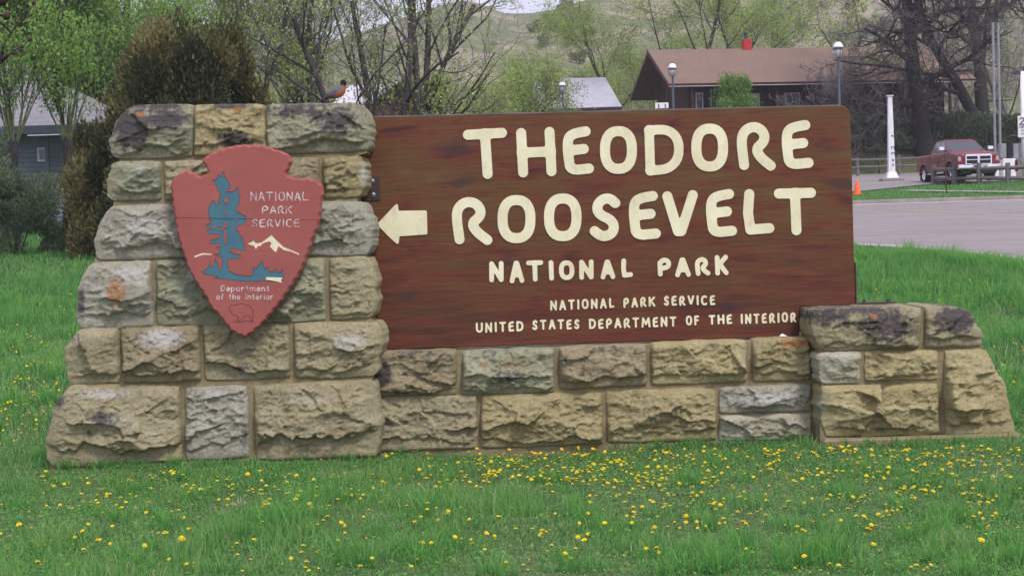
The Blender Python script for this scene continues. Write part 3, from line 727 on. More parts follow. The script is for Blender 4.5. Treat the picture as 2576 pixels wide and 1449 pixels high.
TAN, YEL, GRN, LIL, BRN, PAL = (.335, .302, .195), (.355, .308, .172), (.305, .305, .215), (.355, .347, .290), (.285, .245, .158), (.43, .408, .32)
STN = [
 # corners, plane, bulgeL, bulgeR, H, tint, masks
 ([(345, 263), (485, 262), (483, 392), (298, 397)], 'A', 36, 0, .075, GRN, [('dark', 335, 325, 55, 66, 1.2), ('dark', 420, 300, 70, 36, .95), ('dark', 400, 268, 90, 10, .9), ('orange', 355, 290, 14, 10, 1)], .05),
 ([(493, 263), (662, 262), (665, 385), (490, 392)], 'A', 0, 0, .05, YEL, [('dark', 580, 268, 80, 10, .9), ('dark', 590, 352, 50, 28, .95), ('orange', 600, 278, 16, 10, .8)], .01),
 ([(673, 262), (902, 260), (918, 378), (675, 388)], 'A', 0, 14, .07, GRN, [('dark', 850, 300, 80, 50, .85), ('dark', 760, 278, 120, 30, .8), ('pale', 700, 265, 8, 8, .8)], .03),
 ([(292, 410), (402, 408), (405, 500), (285, 503)], 'A', 14, 0, .06, GRN, [('pale', 360, 430, 30, 18, .6), ('green', 350, 455, 50, 35, .9), ('green', 400, 455, 8, 40, .9)], .01),
 ([(416, 408), (600, 405), (600, 498), (418, 502)], 'A', 0, 0, .03, TAN, [], .01),
 ([(612, 405), (800, 398), (800, 490), (612, 498)], 'A', 0, 0, .03, TAN, [], .01),
 ([(815, 400), (905, 394), (903, 492), (818, 497)], 'A', 0, 8, .05, YEL, [('pale', 915, 440, 14, 45, .7), ('dark', 850, 480, 45, 12, .6), ('green', 840, 420, 30, 20, .5)], .01),
 ([(285, 520), (600, 514), (600, 642), (252, 652)], 'A', 20, 0, .075, LIL, [('pale', 370, 570, 90, 50, .6), ('green', 400, 560, 60, 40, .3)], .02),
 ([(612, 514), (903, 508), (917, 640), (612, 643)], 'A', 0, 24, .065, LIL, [('green', 830, 550, 40, 40, .4)], .02),
 ([(238, 663), (378, 657), (384, 818), (212, 825)], 'A', 26, 0, .085, LIL, [('orange', 300, 735, 30, 45, .85), ('orange', 370, 800, 14, 6, .8), ('dark', 205, 760, 16, 45, .9), ('pale', 330, 685, 60, 20, .8)], .03),
 ([(396, 657), (620, 655), (620, 812), (398, 818)], 'A', 0, 0, .055, GRN, [('green', 460, 730, 60, 60, .7), ('pale', 480, 690, 40, 20, .6)], .01),
 ([(635, 655), (815, 652), (817, 802), (635, 810)], 'A', 0, 0, .055, GRN, [('green', 770, 720, 40, 40, .3), ('pale', 780, 690, 25, 20, .4)], .01),
 ([(831, 652), (921, 648), (930, 797), (834, 802)], 'A', 0, 14, .05, TAN, [('dark', 930, 750, 10, 50, .5)], .01),
 ([(207, 829), (297, 826), (300, 960), (190, 965)], 'A', 32, 0, .07, TAN, [('dark', 190, 860, 20, 30, .5), ('pale', 200, 850, 20, 20, .5)], .03),
 ([(305, 828), (500, 820), (505, 955), (316, 962)], 'A', 0, 0, .085, BRN, [('pale', 410, 850, 70, 32, .9), ('orange', 340, 850, 40, 20, .25)], .02),
 ([(513, 820), (725, 815), (730, 946), (520, 953)], 'A', 0, 0, .055, TAN, [('dark', 610, 925, 26, 12, .9), ('green', 570, 860, 40, 30, .3)], .01),
 ([(741, 815), (943, 811), (938, 944), (747, 949)], 'A', 0, 15, .075, TAN, [('pale', 880, 860, 60, 30, .7), ('orange', 890, 865, 14, 6, .6)], .03),
 ([(188, 968), (450, 974), (460, 1161), (142, 1178)], 'A', 40, 0, .11, TAN, [('dark', 270, 1045, 50, 26, .85), ('dark', 150, 1010, 30, 26, .7), ('pale', 260, 990, 100, 16, .7), ('pale', 300, 1060, 90, 30, .5), ('dark', 230, 1085, 8, 20, .6)], .05),
 ([(469, 977), (620, 972), (625, 1150), (471, 1160)], 'A', 0, 0, .06, LIL, [('pale', 540, 990, 60, 16, .7), ('dark', 615, 1090, 16, 70, .5), ('pale', 600, 1010, 24, 50, .5)], .02),
 ([(641, 972), (934, 957), (943, 1150), (651, 1158)], 'A', 0, 12, .095, TAN, [('pale', 780, 1000, 110, 24, .5)], .04),
 ([(950, 888), (1145, 883), (1145, 990), (955, 995)], 'B', 10, 0, .075, BRN, [('dark', 960, 940, 36, 40, 1.0), ('dark', 1060, 890, 90, 14, .6), ('pale', 1060, 905, 60, 10, .4), ('dark', 1000, 985, 50, 14, .7), ('orange', 1030, 905, 50, 12, .35)], .01),  # dark mask at the left end paints in the shade beside the tall pier
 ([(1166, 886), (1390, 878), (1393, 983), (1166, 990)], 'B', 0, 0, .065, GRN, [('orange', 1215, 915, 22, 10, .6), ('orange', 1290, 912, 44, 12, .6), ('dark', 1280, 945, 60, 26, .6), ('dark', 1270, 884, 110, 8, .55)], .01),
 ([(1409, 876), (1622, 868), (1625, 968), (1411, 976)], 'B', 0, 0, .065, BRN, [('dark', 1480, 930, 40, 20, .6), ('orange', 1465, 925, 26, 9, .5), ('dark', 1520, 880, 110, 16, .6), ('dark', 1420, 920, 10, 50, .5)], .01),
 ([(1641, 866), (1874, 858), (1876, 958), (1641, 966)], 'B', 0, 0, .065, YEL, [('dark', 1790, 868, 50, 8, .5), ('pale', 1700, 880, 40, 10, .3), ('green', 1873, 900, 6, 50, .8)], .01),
 ([(1894, 856), (2033, 851), (2037, 952), (1897, 957)], 'B', 0, 0, .06, YEL, [('orange', 1995, 862, 44, 12, 1.0)], .01),
 ([(955, 1002), (1197, 996), (1200, 1128), (958, 1136)], 'B', 0, 0, .06, TAN, [('dark', 975, 1070, 22, 40, .6)], .02),
 ([(1213, 996), (1512, 990), (1515, 1116), (1213, 1128)], 'B', 0, 0, .085, YEL, [('pale', 1380, 1010, 80, 12, .2)], .02),
 ([(1528, 986), (1797, 977), (1800, 1106), (1531, 1114)], 'B', 0, 0, .08, YEL, [('dark', 1655, 1050, 16, 20, .5), ('pale', 1660, 1035, 30, 20, .4)], .02),
 ([(1812, 976), (2036, 967), (2037, 1030), (1812, 1036)], 'B', 0, 0, .05, LIL, [('pale', 1930, 1000, 90, 16, .8)], .01),
 ([(1812, 1047), (2036, 1042), (2040, 1103), (1812, 1108)], 'B', 0, 0, .045, PAL, [('pale', 1900, 1070, 90, 22, .3)], .01),
 ([(2047, 776), (2314, 771), (2310, 872), (2066, 880)], 'Cc', 10, 0, .085, TAN, [('dark', 2220, 815, 85, 55, .95), ('dark', 2085, 795, 80, 34, .9), ('orange', 2195, 795, 12, 8, 1), ('orange', 2205, 825, 45, 22, .35), ('dark', 2150, 782, 150, 14, .85)], .03),
 ([(2328, 771), (2418, 773), (2464, 868), (2328, 872)], 'Cc', 0, 18, .07, TAN, [('dark', 2400, 805, 60, 42, 1.15), ('green', 2350, 830, 20, 30, .4)], .04),
 ([(2062, 890), (2162, 887), (2160, 959), (2070, 962)], 'Cc', 8, 0, .055, PAL, [('green', 2060, 930, 8, 40, .8)], .01),
 ([(2178, 886), (2355, 883), (2357, 951), (2178, 956)], 'Cc', 0, 0, .06, YEL, [('green', 2240, 900, 40, 12, .2)], .01),
 ([(2072, 972), (2355, 966), (2362, 1094), (2080, 1098)], 'Cc', 8, 0, .10, YEL, [('green', 2066, 1030, 8, 70, .9), ('dark', 2230, 1080, 80, 12, .5)], .02),
 ([(2378, 884), (2478, 881), (2550, 1094), (2378, 1098)], 'Cc', 0, 12, .08, YEL, [('dark', 2495, 935, 22, 36, .4), ('orange', 2420, 960, 50, 50, .2), ('dark', 2480, 1030, 40, 14, .4)], .03),
]
root_pt = V(1300, 1130, 12.45); root_pt.z = 0
mon = thing('stone_monument', 'tan rock-faced sandstone monument with a tall stepped left pier carrying the brown sign', 'stone monument', root_pt)
def mortar_core(name, outline, plane, parent, rust=None):
    Y0 = PY[plane]; import bmesh
    pts = [V(x, y, Y0) for x, y in outline]
    bm = bmesh.new(); vs = [bm.verts.new((p.x, Y0+.004, p.z)) for p in pts]; fc = bm.faces.new(vs)
    r = bmesh.ops.extrude_face_region(bm, geom=[fc])
    for g in r['geom']:
        if isinstance(g, bmesh.types.BMVert): g.co.y = Y0+DEPTH-.01
    bmesh.ops.recalc_face_normals(bm, faces=bm.faces[:])
    bmesh.ops.triangulate(bm, faces=bm.faces[:])
    for w in bm.verts: w.co -= root_pt
    me = bpy.data.meshes.new(name); bm.to_mesh(me); bm.free(); me.materials.append(M['mortar'])
    return link(name, me, parent)
pierL = mortar_core('pier', [(330, 272), (915, 270), (922, 385), (898, 392), (898, 500), (900, 508), (925, 640), (920, 650), (932, 800), (942, 812), (940, 945), (935, 957), (944, 1190), (120, 1215), (135, 1120), (170, 975), (188, 962), (180, 900), (205, 826), (208, 740), (236, 660), (255, 600), (285, 515), (284, 450), (300, 405), (290, 350)], 'A', mon)
wallB = mortar_core('low_wall', [(935, 892), (2060, 852), (2060, 1180), (935, 1200)], 'B', mon)
pierR = mortar_core('pier', [(2050, 782), (2418, 777), (2464, 868), (2478, 881), (2552, 1094), (2556, 1170), (2062, 1180), (2066, 960), (2062, 890)], 'Cc', mon)
par = {'A': pierL, 'B': wallB, 'Cc': pierR}
for i, (cs, pl_, bl, br, H, tint, masks, tr) in enumerate(STN):
    vs, fq, at = stone_mesh(cs, pl_, bl, br, 100+i*13, H, masks, tr)
    me = mesh_np('stone', vs-np.array(root_pt), fq, M['stone'], True, at)
    o = link('stone', me, par[pl_]); o['stone_tint'] = list(np.array(tint)*rnd.uniform(.9, 1.08))
# footing ledge under the right pier and rust-stained mortar
mb = MB(); p0 = V(2068, 1100, 12.36); p1 = V(2535, 1104, 12.36)
mb.box(p0.x, p1.x+.1, 12.33, 12.75, -.08, p0.z-.01, .02); mb.build('footing', M['mortar'], pierR, off=root_pt)

# ================================================================== SIGN BOARD
BY = 12.80
def bpt(px, py, Y=BY): p = V(px, py, Y); return (p.x, p.z)
sgn_pt = V(1500, 870, BY)
board = thing('sign_board', 'long brown wooden sign board with pale yellow lettering and arrow on the stone wall', 'sign', sgn_pt)
TH = .085
out = [bpt(900, 882), bpt(2011, 846)]+[bpt(2013, 772), bpt(2152, 766.5)]
cx_, cy_ = 2138-24, 265.5+24
out += [bpt(2139.5, 292)]
for k in range(7):
    a = math.radians(k*15); out.append(bpt(2112+27*math.cos(a), 292-27*math.sin(a)))
out += [bpt(900, 294.5)]
mb = MB(); b2 = .004
def chamfer(outline, y0, y1, c):
    """prism with a small chamfer on the front edge (front is -y)"""
    n = len(outline); cc = np.array(outline); 
    area = 0.5*sum(cc[i][0]*cc[(i+1) % n][1]-cc[(i+1) % n][0]*cc[i][1] for i in range(n)); s = 1 if area > 0 else -1
    ins = []
    for i in range(n):
        a, b_, d = cc[i-1], cc[i], cc[(i+1) % n]
        e1 = (b_-a)/max(np.linalg.norm(b_-a), 1e-9); e2 = (d-b_)/max(np.linalg.norm(d-b_), 1e-9)
        n1 = np.array((-e1[1], e1[0]))*s; n2 = np.array((-e2[1], e2[0]))*s; nn = n1+n2; nn /= max(np.dot(nn, nn)/2, .3)
        ins.append(b_+nn*c)
    v = [(p[0], y0, p[1]) for p in ins]+[(p[0], y0+c, p[1]) for p in cc]+[(p[0], y1, p[1]) for p in cc]
    f = [tuple(range(n)), tuple(range(3*n-1, 2*n-1, -1))]
    for i in range(n):
        j = (i+1) % n; f += [(i, i+n, j+n, j), (i+n, i+2*n, j+2*n, j+n)]
    return v, f
v, f = chamfer(out, BY, BY+TH, .006); mb.add(v, f); mb.build('panel', M['board'], board, off=sgn_pt)
mb = MB(); t0, t1 = bpt(905, 294.5), bpt(2112, 265)
mb.hexa([(t0[0], BY-.001, t0[1]-.007), (t1[0], BY-.001, t1[1]-.007), (t1[0], BY+TH-.002, t1[1]-.007), (t0[0], BY+TH-.002, t0[1]-.007),
         (t0[0], BY-.001, t0[1]+.003), (t1[0], BY-.001, t1[1]+.003), (t1[0], BY+TH-.002, t1[1]+.003), (t0[0], BY+TH-.002, t0[1]+.003)])
mb.build('top_edge', M['wood'], board, off=sgn_pt)
# shallow patch at the bottom-left and a hairline seam
mb = MB(); q = [bpt(925, 795, BY), bpt(1330/1.0*0+1050, 793, BY), bpt(1052, 876.5, BY), bpt(925, 880.5, BY)]
v, f = chamfer(q, BY-.003, BY-.0005, .001); mb.add(v, f); mb.build('patch', M['board'], board, off=sgn_pt)

# ---------------- stroke lettering -> contour -> solid
def arc(cx, cy, rx, ry, a0, a1, n=14, p=2.0):
    o = []
    for i in range(n+1):
        t = math.radians(a0+(a1-a0)*i/n); c, s = math.cos(t), math.sin(t)
        o.append((cx+rx*abs(c)**(2/p)*(1 if c > 0 else -1), cy+ry*abs(s)**(2/p)*(1 if s > 0 else -1)))
    return o
GL = {
 'A': [[(0, 0), (.45, 1), (.55, 1), (1, 0)], [(.2, .32), (.8, .32)]],
 'C': [arc(.55, .5, .55, .5, 55, 305, 18, 2.3)],
 'D': [[(0, 0), (0, 1)], [(0, 1)]+arc(.3, .5, .7, .5, 90, -90, 14, 2.3)+[(0, 0)]],
 'E': [[(.95, 1), (.45, .97), (.12, .9), (0, .7), (.02, .3), (.08, 0), (1, .02)], [(.05, .52), (.8, .54)]],
 'F': [[(.95, 1), (0, 1), (0, 0)], [(0, .52), (.8, .52)]],
 'H': [[(0, 0), (0, 1)], [(1, 0), (1, 1)], [(0, .5), (1, .5)]],
 'I': [[(.5, 0), (.5, 1)]],
 'K': [[(0, 0), (0, 1)], [(1, 1), (.05, .45)], [(.25, .6), (1, 0)]],
 'L': [[(.08, 1), (.0, .5), (.1, .04), (1, .06)]],
 'M': [[(0, 0), (.12, 1), (.5, .3), (.88, 1), (1, 0)]],
 'N': [[(0, 0), (.05, 1), (.95, 0), (1, 1)]],
 'O': [arc(.5, .5, .5, .5, 90, 450, 28, 2.4)],
 'P': [[(0, 0), (0, .8)]+arc(.5, .72, .45, .28, 150, -90, 12)+[(.3, .42)]],
 'R': [[(.07, 0), (0, .62), (.1, .86), (.38, 1), (.68, .96), (.84, .78), (.78, .6), (.50, .42), (.66, .2), (1, 0)]],
 'S': [[(.95, .86), (.7, .99), (.38, .98), (.13, .84), (.12, .66), (.35, .53), (.7, .44), (.9, .28), (.85, .1), (.6, 0), (.3, .0), (0, .14)]],
 'T': [[(0, 1), (1, 1)], [(.5, 1), (.5, 0)]],
 'U': [[(0, 1), (0, .35)]+arc(.5, .35, .5, .35, 180, 360, 10)+[(1, 1)]],
 'V': [[(0, 1), (.42, .1), (.55, .1), (1, 1)]],
 '2': [arc(.5, .72, .45, .28, 160, -20, 10)+[(.5, .35), (0, 0), (1, 0)]],
 '4': [[(.75, 0), (.75, 1), (0, .35), (1, .35)]],
 'Y': [[(0, 1), (.5, .5), (1, 1)], [(.5, .5), (.5, 0)]],
 'e': [[(.05, .32), (.95, .32)]+arc(.5, .3, .45, .32, 5, 320, 14)],
 'p': [[(0, -.35), (0, .62)], arc(.45, .3, .45, .32, 180, -180, 16)],
 'a': [[(.9, 0), (.9, .62)], arc(.45, .3, .45, .32, 0, 360, 16)],
 'r': [[(.1, 0), (.1, .62)], [(.1, .4), (.4, .6), (.85, .6)]],
 't': [[(.45, .95), (.45, .1), (.75, 0)], [(.1, .62), (.85, .62)]],
 'm': [[(0, 0), (0, .62)], [(0, .45), (.25, .62), (.5, .5), (.5, 0)], [(.5, .45), (.75, .62), (1, .5), (1, 0)]],
 'n': [[(.05, 0), (.05, .62)], [(.05, .42), (.45, .64), (.9, .5), (.9, 0)]],
 'o': [arc(.5, .3, .47, .33, 0, 360, 18)],
 'f': [[(.9, .9), (.6, 1), (.4, .85), (.4, 0)], [(.05, .6), (.8, .6)]],
 'h': [[(.05, 0), (.05, 1)], [(.05, .42), (.45, .64), (.9, .5), (.9, 0)]],
 'i': [[(.5, 0), (.5, .6)], [(.5, .85), (.5, .88)]],
}
def contours(strokes, rad, cells=None, smooth=.35):
    """strokes in plane units -> closed outlines of their union (smooth-min SDF, marching squares)"""
    allp = np.array([p for s in strokes for p in s]); mn = allp.min(0)-rad*1.5; mxx = allp.max(0)+rad*1.5
    step = rad*2/(cells or 7)
    gx = np.arange(mn[0], mxx[0]+step, step); gy = np.arange(mn[1], mxx[1]+step, step); X, Y = np.meshgrid(gx, gy)
    D = None; K = rad*smooth
    for s in strokes:
        ds = np.full(X.shape, 9e9)
        for a, b_ in zip(s[:-1], s[1:]):
            ax, ay = a; bx, by = b_; dx, dy = bx-ax, by-ay; L = dx*dx+dy*dy+1e-12
            t = np.clip(((X-ax)*dx+(Y-ay)*dy)/L, 0, 1); ds = np.minimum(ds, np.hypot(X-ax-t*dx, Y-ay-t*dy))
        if D is None: D = ds
        else:
            h = np.clip(.5+.5*(ds-D)/K, 0, 1); D = ds*(1-h)+D*h-K*h*(1-h)
    D = D-rad
    ins = D < 0; segs = {}
    ny, nx = D.shape
    def ed(i, j, i2, j2):
        a, b_ = D[i, j], D[i2, j2]; t = a/(a-b_); return (gx[j]+(gx[j2]-gx[j])*t, gy[i]+(gy[i2]-gy[i])*t)
    key = {}; nxt = {}
    for i, j in zip(*np.nonzero((ins[:-1, :-1].astype(int)+ins[1:, :-1]+ins[:-1, 1:]+ins[1:, 1:]) % 4)):
        c = ins[i, j]*1+ins[i, j+1]*2+ins[i+1, j+1]*4+ins[i+1, j]*8
        E = {'b': ('h', i, j), 'r': ('v', i, j+1), 't': ('h', i+1, j), 'l': ('v', i, j)}
        P = {'b': lambda: ed(i, j, i, j+1), 'r': lambda: ed(i, j+1, i+1, j+1), 't': lambda: ed(i+1, j, i+1, j+1), 'l': lambda: ed(i, j, i+1, j)}
        tb = {1: ['lb'], 2: ['br'], 3: ['lr'], 4: ['rt'], 5: ['lt', 'rb'], 6: ['bt'], 7: ['lt'], 8: ['tl'], 9: ['tb'], 10: ['bl', 'tr'], 11: ['tr'], 12: ['rl'], 13: ['rb'], 14: ['bl']}[int(c)]
        for e in tb:
            for q in e:
                if E[q] not in key: key[E[q]] = P[q]()
            nxt[E[e[0]]] = E[e[1]]
    outl = []; used = set()
    for k in list(nxt):
        if k in used: continue
        lp = []; q = k
        while q not in used and q in nxt: used.add(q); lp.append(key[q]); q = nxt[q]
        if len(lp) > 4: outl.append(lp)
    return outl
def solid(name, loops, y_front, thick, mat, parent, off, bev=0, **props):
    """closed loops (plane coords) filled with holes; front face towards the viewer at y_front"""
    cu = bpy.data.curves.new(name, 'CURVE'); cu.dimensions = '2D'; cu.fill_mode = 'BOTH'; cu.extrude = thick/2-bev
    if bev: cu.bevel_depth = bev; cu.bevel_resolution = 1; cu.offset = -bev
    for lp in loops:
        s = cu.splines.new('POLY'); s.points.add(len(lp)-1)
        s.points.foreach_set('co', np.array([(p[0], p[1], 0, 1) for p in lp], np.float32).ravel()); s.use_cyclic_u = True
    o = bpy.data.objects.new(name, cu); me = bpy.data.meshes.new_from_object(o)
    bpy.data.objects.remove(o); bpy.data.curves.remove(cu)
    n = len(me.vertices); co = np.empty(n*3, np.float32); me.vertices.foreach_get('co', co); co = co.reshape(-1, 3)
    c2 = np.stack([co[:, 0]-off[0], y_front+thick/2-co[:, 2]-off[1], co[:, 1]-off[2]], -1)
    me.vertices.foreach_set('co', c2.ravel().astype(np.float32)); me.materials.clear(); me.materials.append(mat); me.update()
    return link(name, me, parent, **props)
def Zp(X, Y): return ((1150+.62112*X)*.78681, (320+.62112*Y)*.78681)
def chaikin(p, k=2):
    for _ in range(k):
        q = [p[0]]
        for a, b_ in zip(p[:-1], p[1:]): q += [(a[0]*.75+b_[0]*.25, a[1]*.75+b_[1]*.25), (a[0]*.25+b_[0]*.75, a[1]*.25+b_[1]*.75)]
        p = q+[p[-1]]
    return p
def letter(ch, x0, y0, x1, y1, th, slant=(0, 0), rot=None):
    """bbox in zoom pixels (y down); th stroke thickness"""
    r = th/2; a0, a1, c0, c1 = x0+r, x1-r, y1-r, y0+r
    strokes = []
    for s in (GL[ch] if ch not in 'RSE' or th < 20 else [chaikin(q) for q in GL[ch]]):
        pts = []
        for (u, v) in s:
            X = a0+(a1-a0)*u + slant[0]*(v-.5); Y = c0+(c1-c0)*v + slant[1]*(u-.5)
            pts.append(bpt(*Zp(X, Y), BY))
        strokes.append(pts)
    s = BY/F*.62112*.78681
    lo = contours(strokes, r*s, 8 if th > 20 else 5)
    solid('letter', lo, BY-.0075, .008, M['cream'], board, sgn_pt, .002 if th > 20 else 0)
T1 = 52
for ch, bb, sl in [('T', (538, 150, 765, 408), (-14, -10)), ('H', (810, 143, 1008, 397), (-10, -6)), ('E', (1045, 140, 1200, 387), (-12, -6)), ('O', (1236, 136, 1427, 382), (0, 0)),
                   ('D', (1468, 128, 1667, 384), (-6, -10)), ('O', (1706, 123, 1896, 370), (0, 0)), ('R', (1938, 113, 2137, 364), (-8, 4)), ('E', (2172, 108, 2330, 358), (-12, -6)),
                   ('R', (472, 498, 678, 745), (-10, 4)), ('O', (709, 490, 905, 738), (0, 0)), ('O', (948, 482, 1142, 728), (0, 0)), ('S', (1183, 480, 1347, 727), (0, -4)),
                   ('E', (1385, 472, 1545, 721), (-10, -6)), ('V', (1557, 468, 1740, 722), (0, -6)), ('E', (1782, 462, 1937, 707), (-10, -6)), ('L', (1972, 458, 2132, 700), (-4, -4)), ('T', (2135, 455, 2352, 697), (-8, -4))]:
    letter(ch, *bb, T1 if ch != 'D' else 49, sl)
for ch, bb in [('N', (665, 830, 742, 938)), ('A', (770, 828, 846, 943)), ('T', (858, 826, 946, 935)), ('I', (968, 825, 1004, 930)), ('O', (1025, 826, 1105, 927)), ('N', (1128, 822, 1205, 925)), ('A', (1238, 822, 1314, 923)), ('L', (1345, 815, 1405, 917)),
               ('P', (1533, 812, 1606, 908)), ('A', (1622, 811, 1703, 912)), ('R', (1724, 808, 1803, 905)), ('K', (1828, 798, 1897, 903))]:
    letter(ch, *bb, 25, (-3, -2))
def text_line(txt, x0, x1, yt0, yt1, hgt, th, gap=.28):
    """txt spread from x0 to x1, top from yt0 to yt1"""
    wd = {'I': .32, 'M': 1.15, 'E': .72, 'L': .68, 'T': .85, 'S': .72, 'F': .7, 'R': .85, 'P': .78}
    ws = [wd.get(c, .88) for c in txt]; tot = sum(ws)+gap*(len(txt)-1); k = (x1-x0)/tot; x = x0
    for c, w in zip(txt, ws):
        t = (x-x0)/(x1-x0); y = yt0+(yt1-yt0)*t + rnd.uniform(-1.2, 1.2)
        wx = w*k if c != 'I' else max(w*k, th*1.2)
        letter(c, x, y, x+wx, y+hgt, th, (-1, -1)); x += (w+gap)*k
text_line('NATIONAL', 980, 1310, 1030, 1018, 52, 10.5)
text_line('PARK', 1357, 1521, 1017, 1009, 52, 10.5)
text_line('SERVICE', 1565, 1830, 1008, 1004, 51, 10.5)
text_line('UNITED', 598, 843, 1146, 1136, 52, 10.5)
text_line('STATES', 888, 1132, 1132, 1127, 51, 10.5)
text_line('DEPARTMENT', 1180, 1630, 1126, 1113, 52, 10.5)
text_line('OF', 1678, 1748, 1110, 1108, 50, 10.5)
text_line('THE', 1796, 1917, 1106, 1102, 50, 10.5)
text_line('INTERIOR', 1960, 2247, 1101, 1090, 52, 10.5)
ar = [(88, 640), (150, 575), (186, 537), (196, 538), (200, 571), (340, 569), (346, 576), (349, 688), (343, 693), (206, 702), (201, 738), (192, 742), (150, 705)]
solid('arrow', [[bpt(*Zp(*p)) for p in ar]], BY-.0075, .008, M['cream'], board, sgn_pt, .002)
# ironwork
def plate_bolts(parent, x0, y0, x1, y1, bolts, Y):
    a = V(x0, y1, Y); b_ = V(x1, y0, Y); mb = MB(); mb.box(a.x, b_.x, Y-.010, Y-.001, a.z, b_.z, .003)
    o = mb.build('bracket', M['iron'], parent, off=sgn_pt)
    for bx, by in bolts:
        p = V(bx, by, Y); mb = MB()
        pr = [(.021, 0), (.021, .004), (.016, .006), (.0105, .006), (.0105, .016), (.008, .019), (.0, .019)]
        k = 14; v = []; f = []
        for r_, t in pr:
            for j in range(k):
                a_ = 2*math.pi*j/k; v.append((p.x+r_*math.cos(a_), Y-.010-t, p.z+r_*math.sin(a_)))
        for i in range(len(pr)-1):
            for j in range(k): f.append((i*k+j, i*k+(j+1) % k, (i+1)*k+(j+1) % k, (i+1)*k+j))
        mb.add(v, f); mb.build('bolt', M['bolt'], o, True, off=sgn_pt)
plate_bolts(board, 905, 444, 955, 506, [(937, 457), (939, 491)], BY)
# angle iron at the right end, standing on the pier
a = V(2151, 765, BY+.02); b_ = V(2149, 661, BY+.02); c = V(2256, 763, BY+.02)
mb = MB(); mb.box(a.x+.003, a.x+.013, BY+.01, BY+.075, a.z+.012, b_.z, .002); br_ = mb.build('bracket', M['iron'], board, off=sgn_pt)
mb = MB(); mb.box(a.x+.003, c.x, BY+.01, BY+.075, a.z-.002, a.z+.010, .002); br2 = mb.build('bracket', M['iron'], board, off=sgn_pt)
for px in (2174, 2234):
    p = V(px, 763, BY+.04); mb = MB(); mb.lathe([(.014, a.z+.01), (.014, a.z+.022), (.008, a.z+.023), (.008, a.z+.032), (.003, a.z+.034)], p.x, BY+.04, 10); mb.build('bolt', M['iron'], br2, off=sgn_pt)
# bird dropping / scrap on ledge
p = V(1971, 846, 12.72); mb = MB()
r = random.Random(4); vv = []
for k in range(10):
    t = k/10*6.283; vv.append((p.x+.035*math.cos(t)*(1+r.uniform(-.3, .3)), p.y+.02*math.sin(t), p.z+.002))
vv += [(p.x-.012, p.y, p.z+.022), (p.x+.012, p.y, p.z+.010)]
mb.add(vv, [(k, (k+1) % 10, 10 if 3 <= k <= 7 else 11) for k in range(10)]+[(3, 10, 11), (8, 11, 10)])
o = mb.build('paper_scrap', M['white']); tag(o, 'tiny crumpled white scrap lying on the stone ledge under the sign', 'litter')

# ================================================================== EMBLEM
EY = 12.262
def Ep(x, y, Y=EY): return bpt((520+x/2.1963)*.78681, (440+y/2.1963)*.78681, Y)
e_pt = V(620, 620, EY)
emb = thing('arrowhead_emblem', 'red arrowhead shaped wooden plaque with blue tree and white lettering on tall pier', 'emblem', e_pt)
EO = [(295, 133), (345, 106), (400, 82), (470, 62), (545, 48), (620, 50), (710, 52), (780, 78), (850, 100), (890, 125), (908, 175), (890, 210), (870, 250), (882, 275), (960, 285), (1040, 288), (1085, 295), (1120, 335),
      (1131, 372), (1130, 415), (1113, 450), (1117, 500), (1110, 540), (1100, 590), (1092, 630), (1076, 665), (1050, 720), (1043, 765), (1015, 830), (990, 900), (945, 985), (895, 1062), (835, 1150), (775, 1222), (710, 1300), (640, 1367),
      (578, 1408), (480, 1362), (430, 1300), (385, 1240), (338, 1200), (300, 1120), (250, 1050), (213, 990), (175, 920), (148, 840), (122, 760), (95, 670), (85, 580), (65, 480), (60, 400), (48, 325), (85, 268), (160, 225), (215, 245), (260, 272), (298, 262), (318, 235), (300, 205), (272, 165)]
def resample(poly, step):
    P = [Vector(p) for p in poly]; o = []; n = len(P)
    for i in range(n):
        a, b_ = P[i], P[(i+1) % n]; k = max(1, int((b_-a).length/step))
        for j in range(k): o.append(a+(b_-a)*j/k)
    return o
ro = resample(EO, 13); n = len(ro)
ro = [(ro[i-1]+ro[i]*2+ro[(i+1) % n])/4 for i in range(n)]
acc = 0; fr = []; bk = []
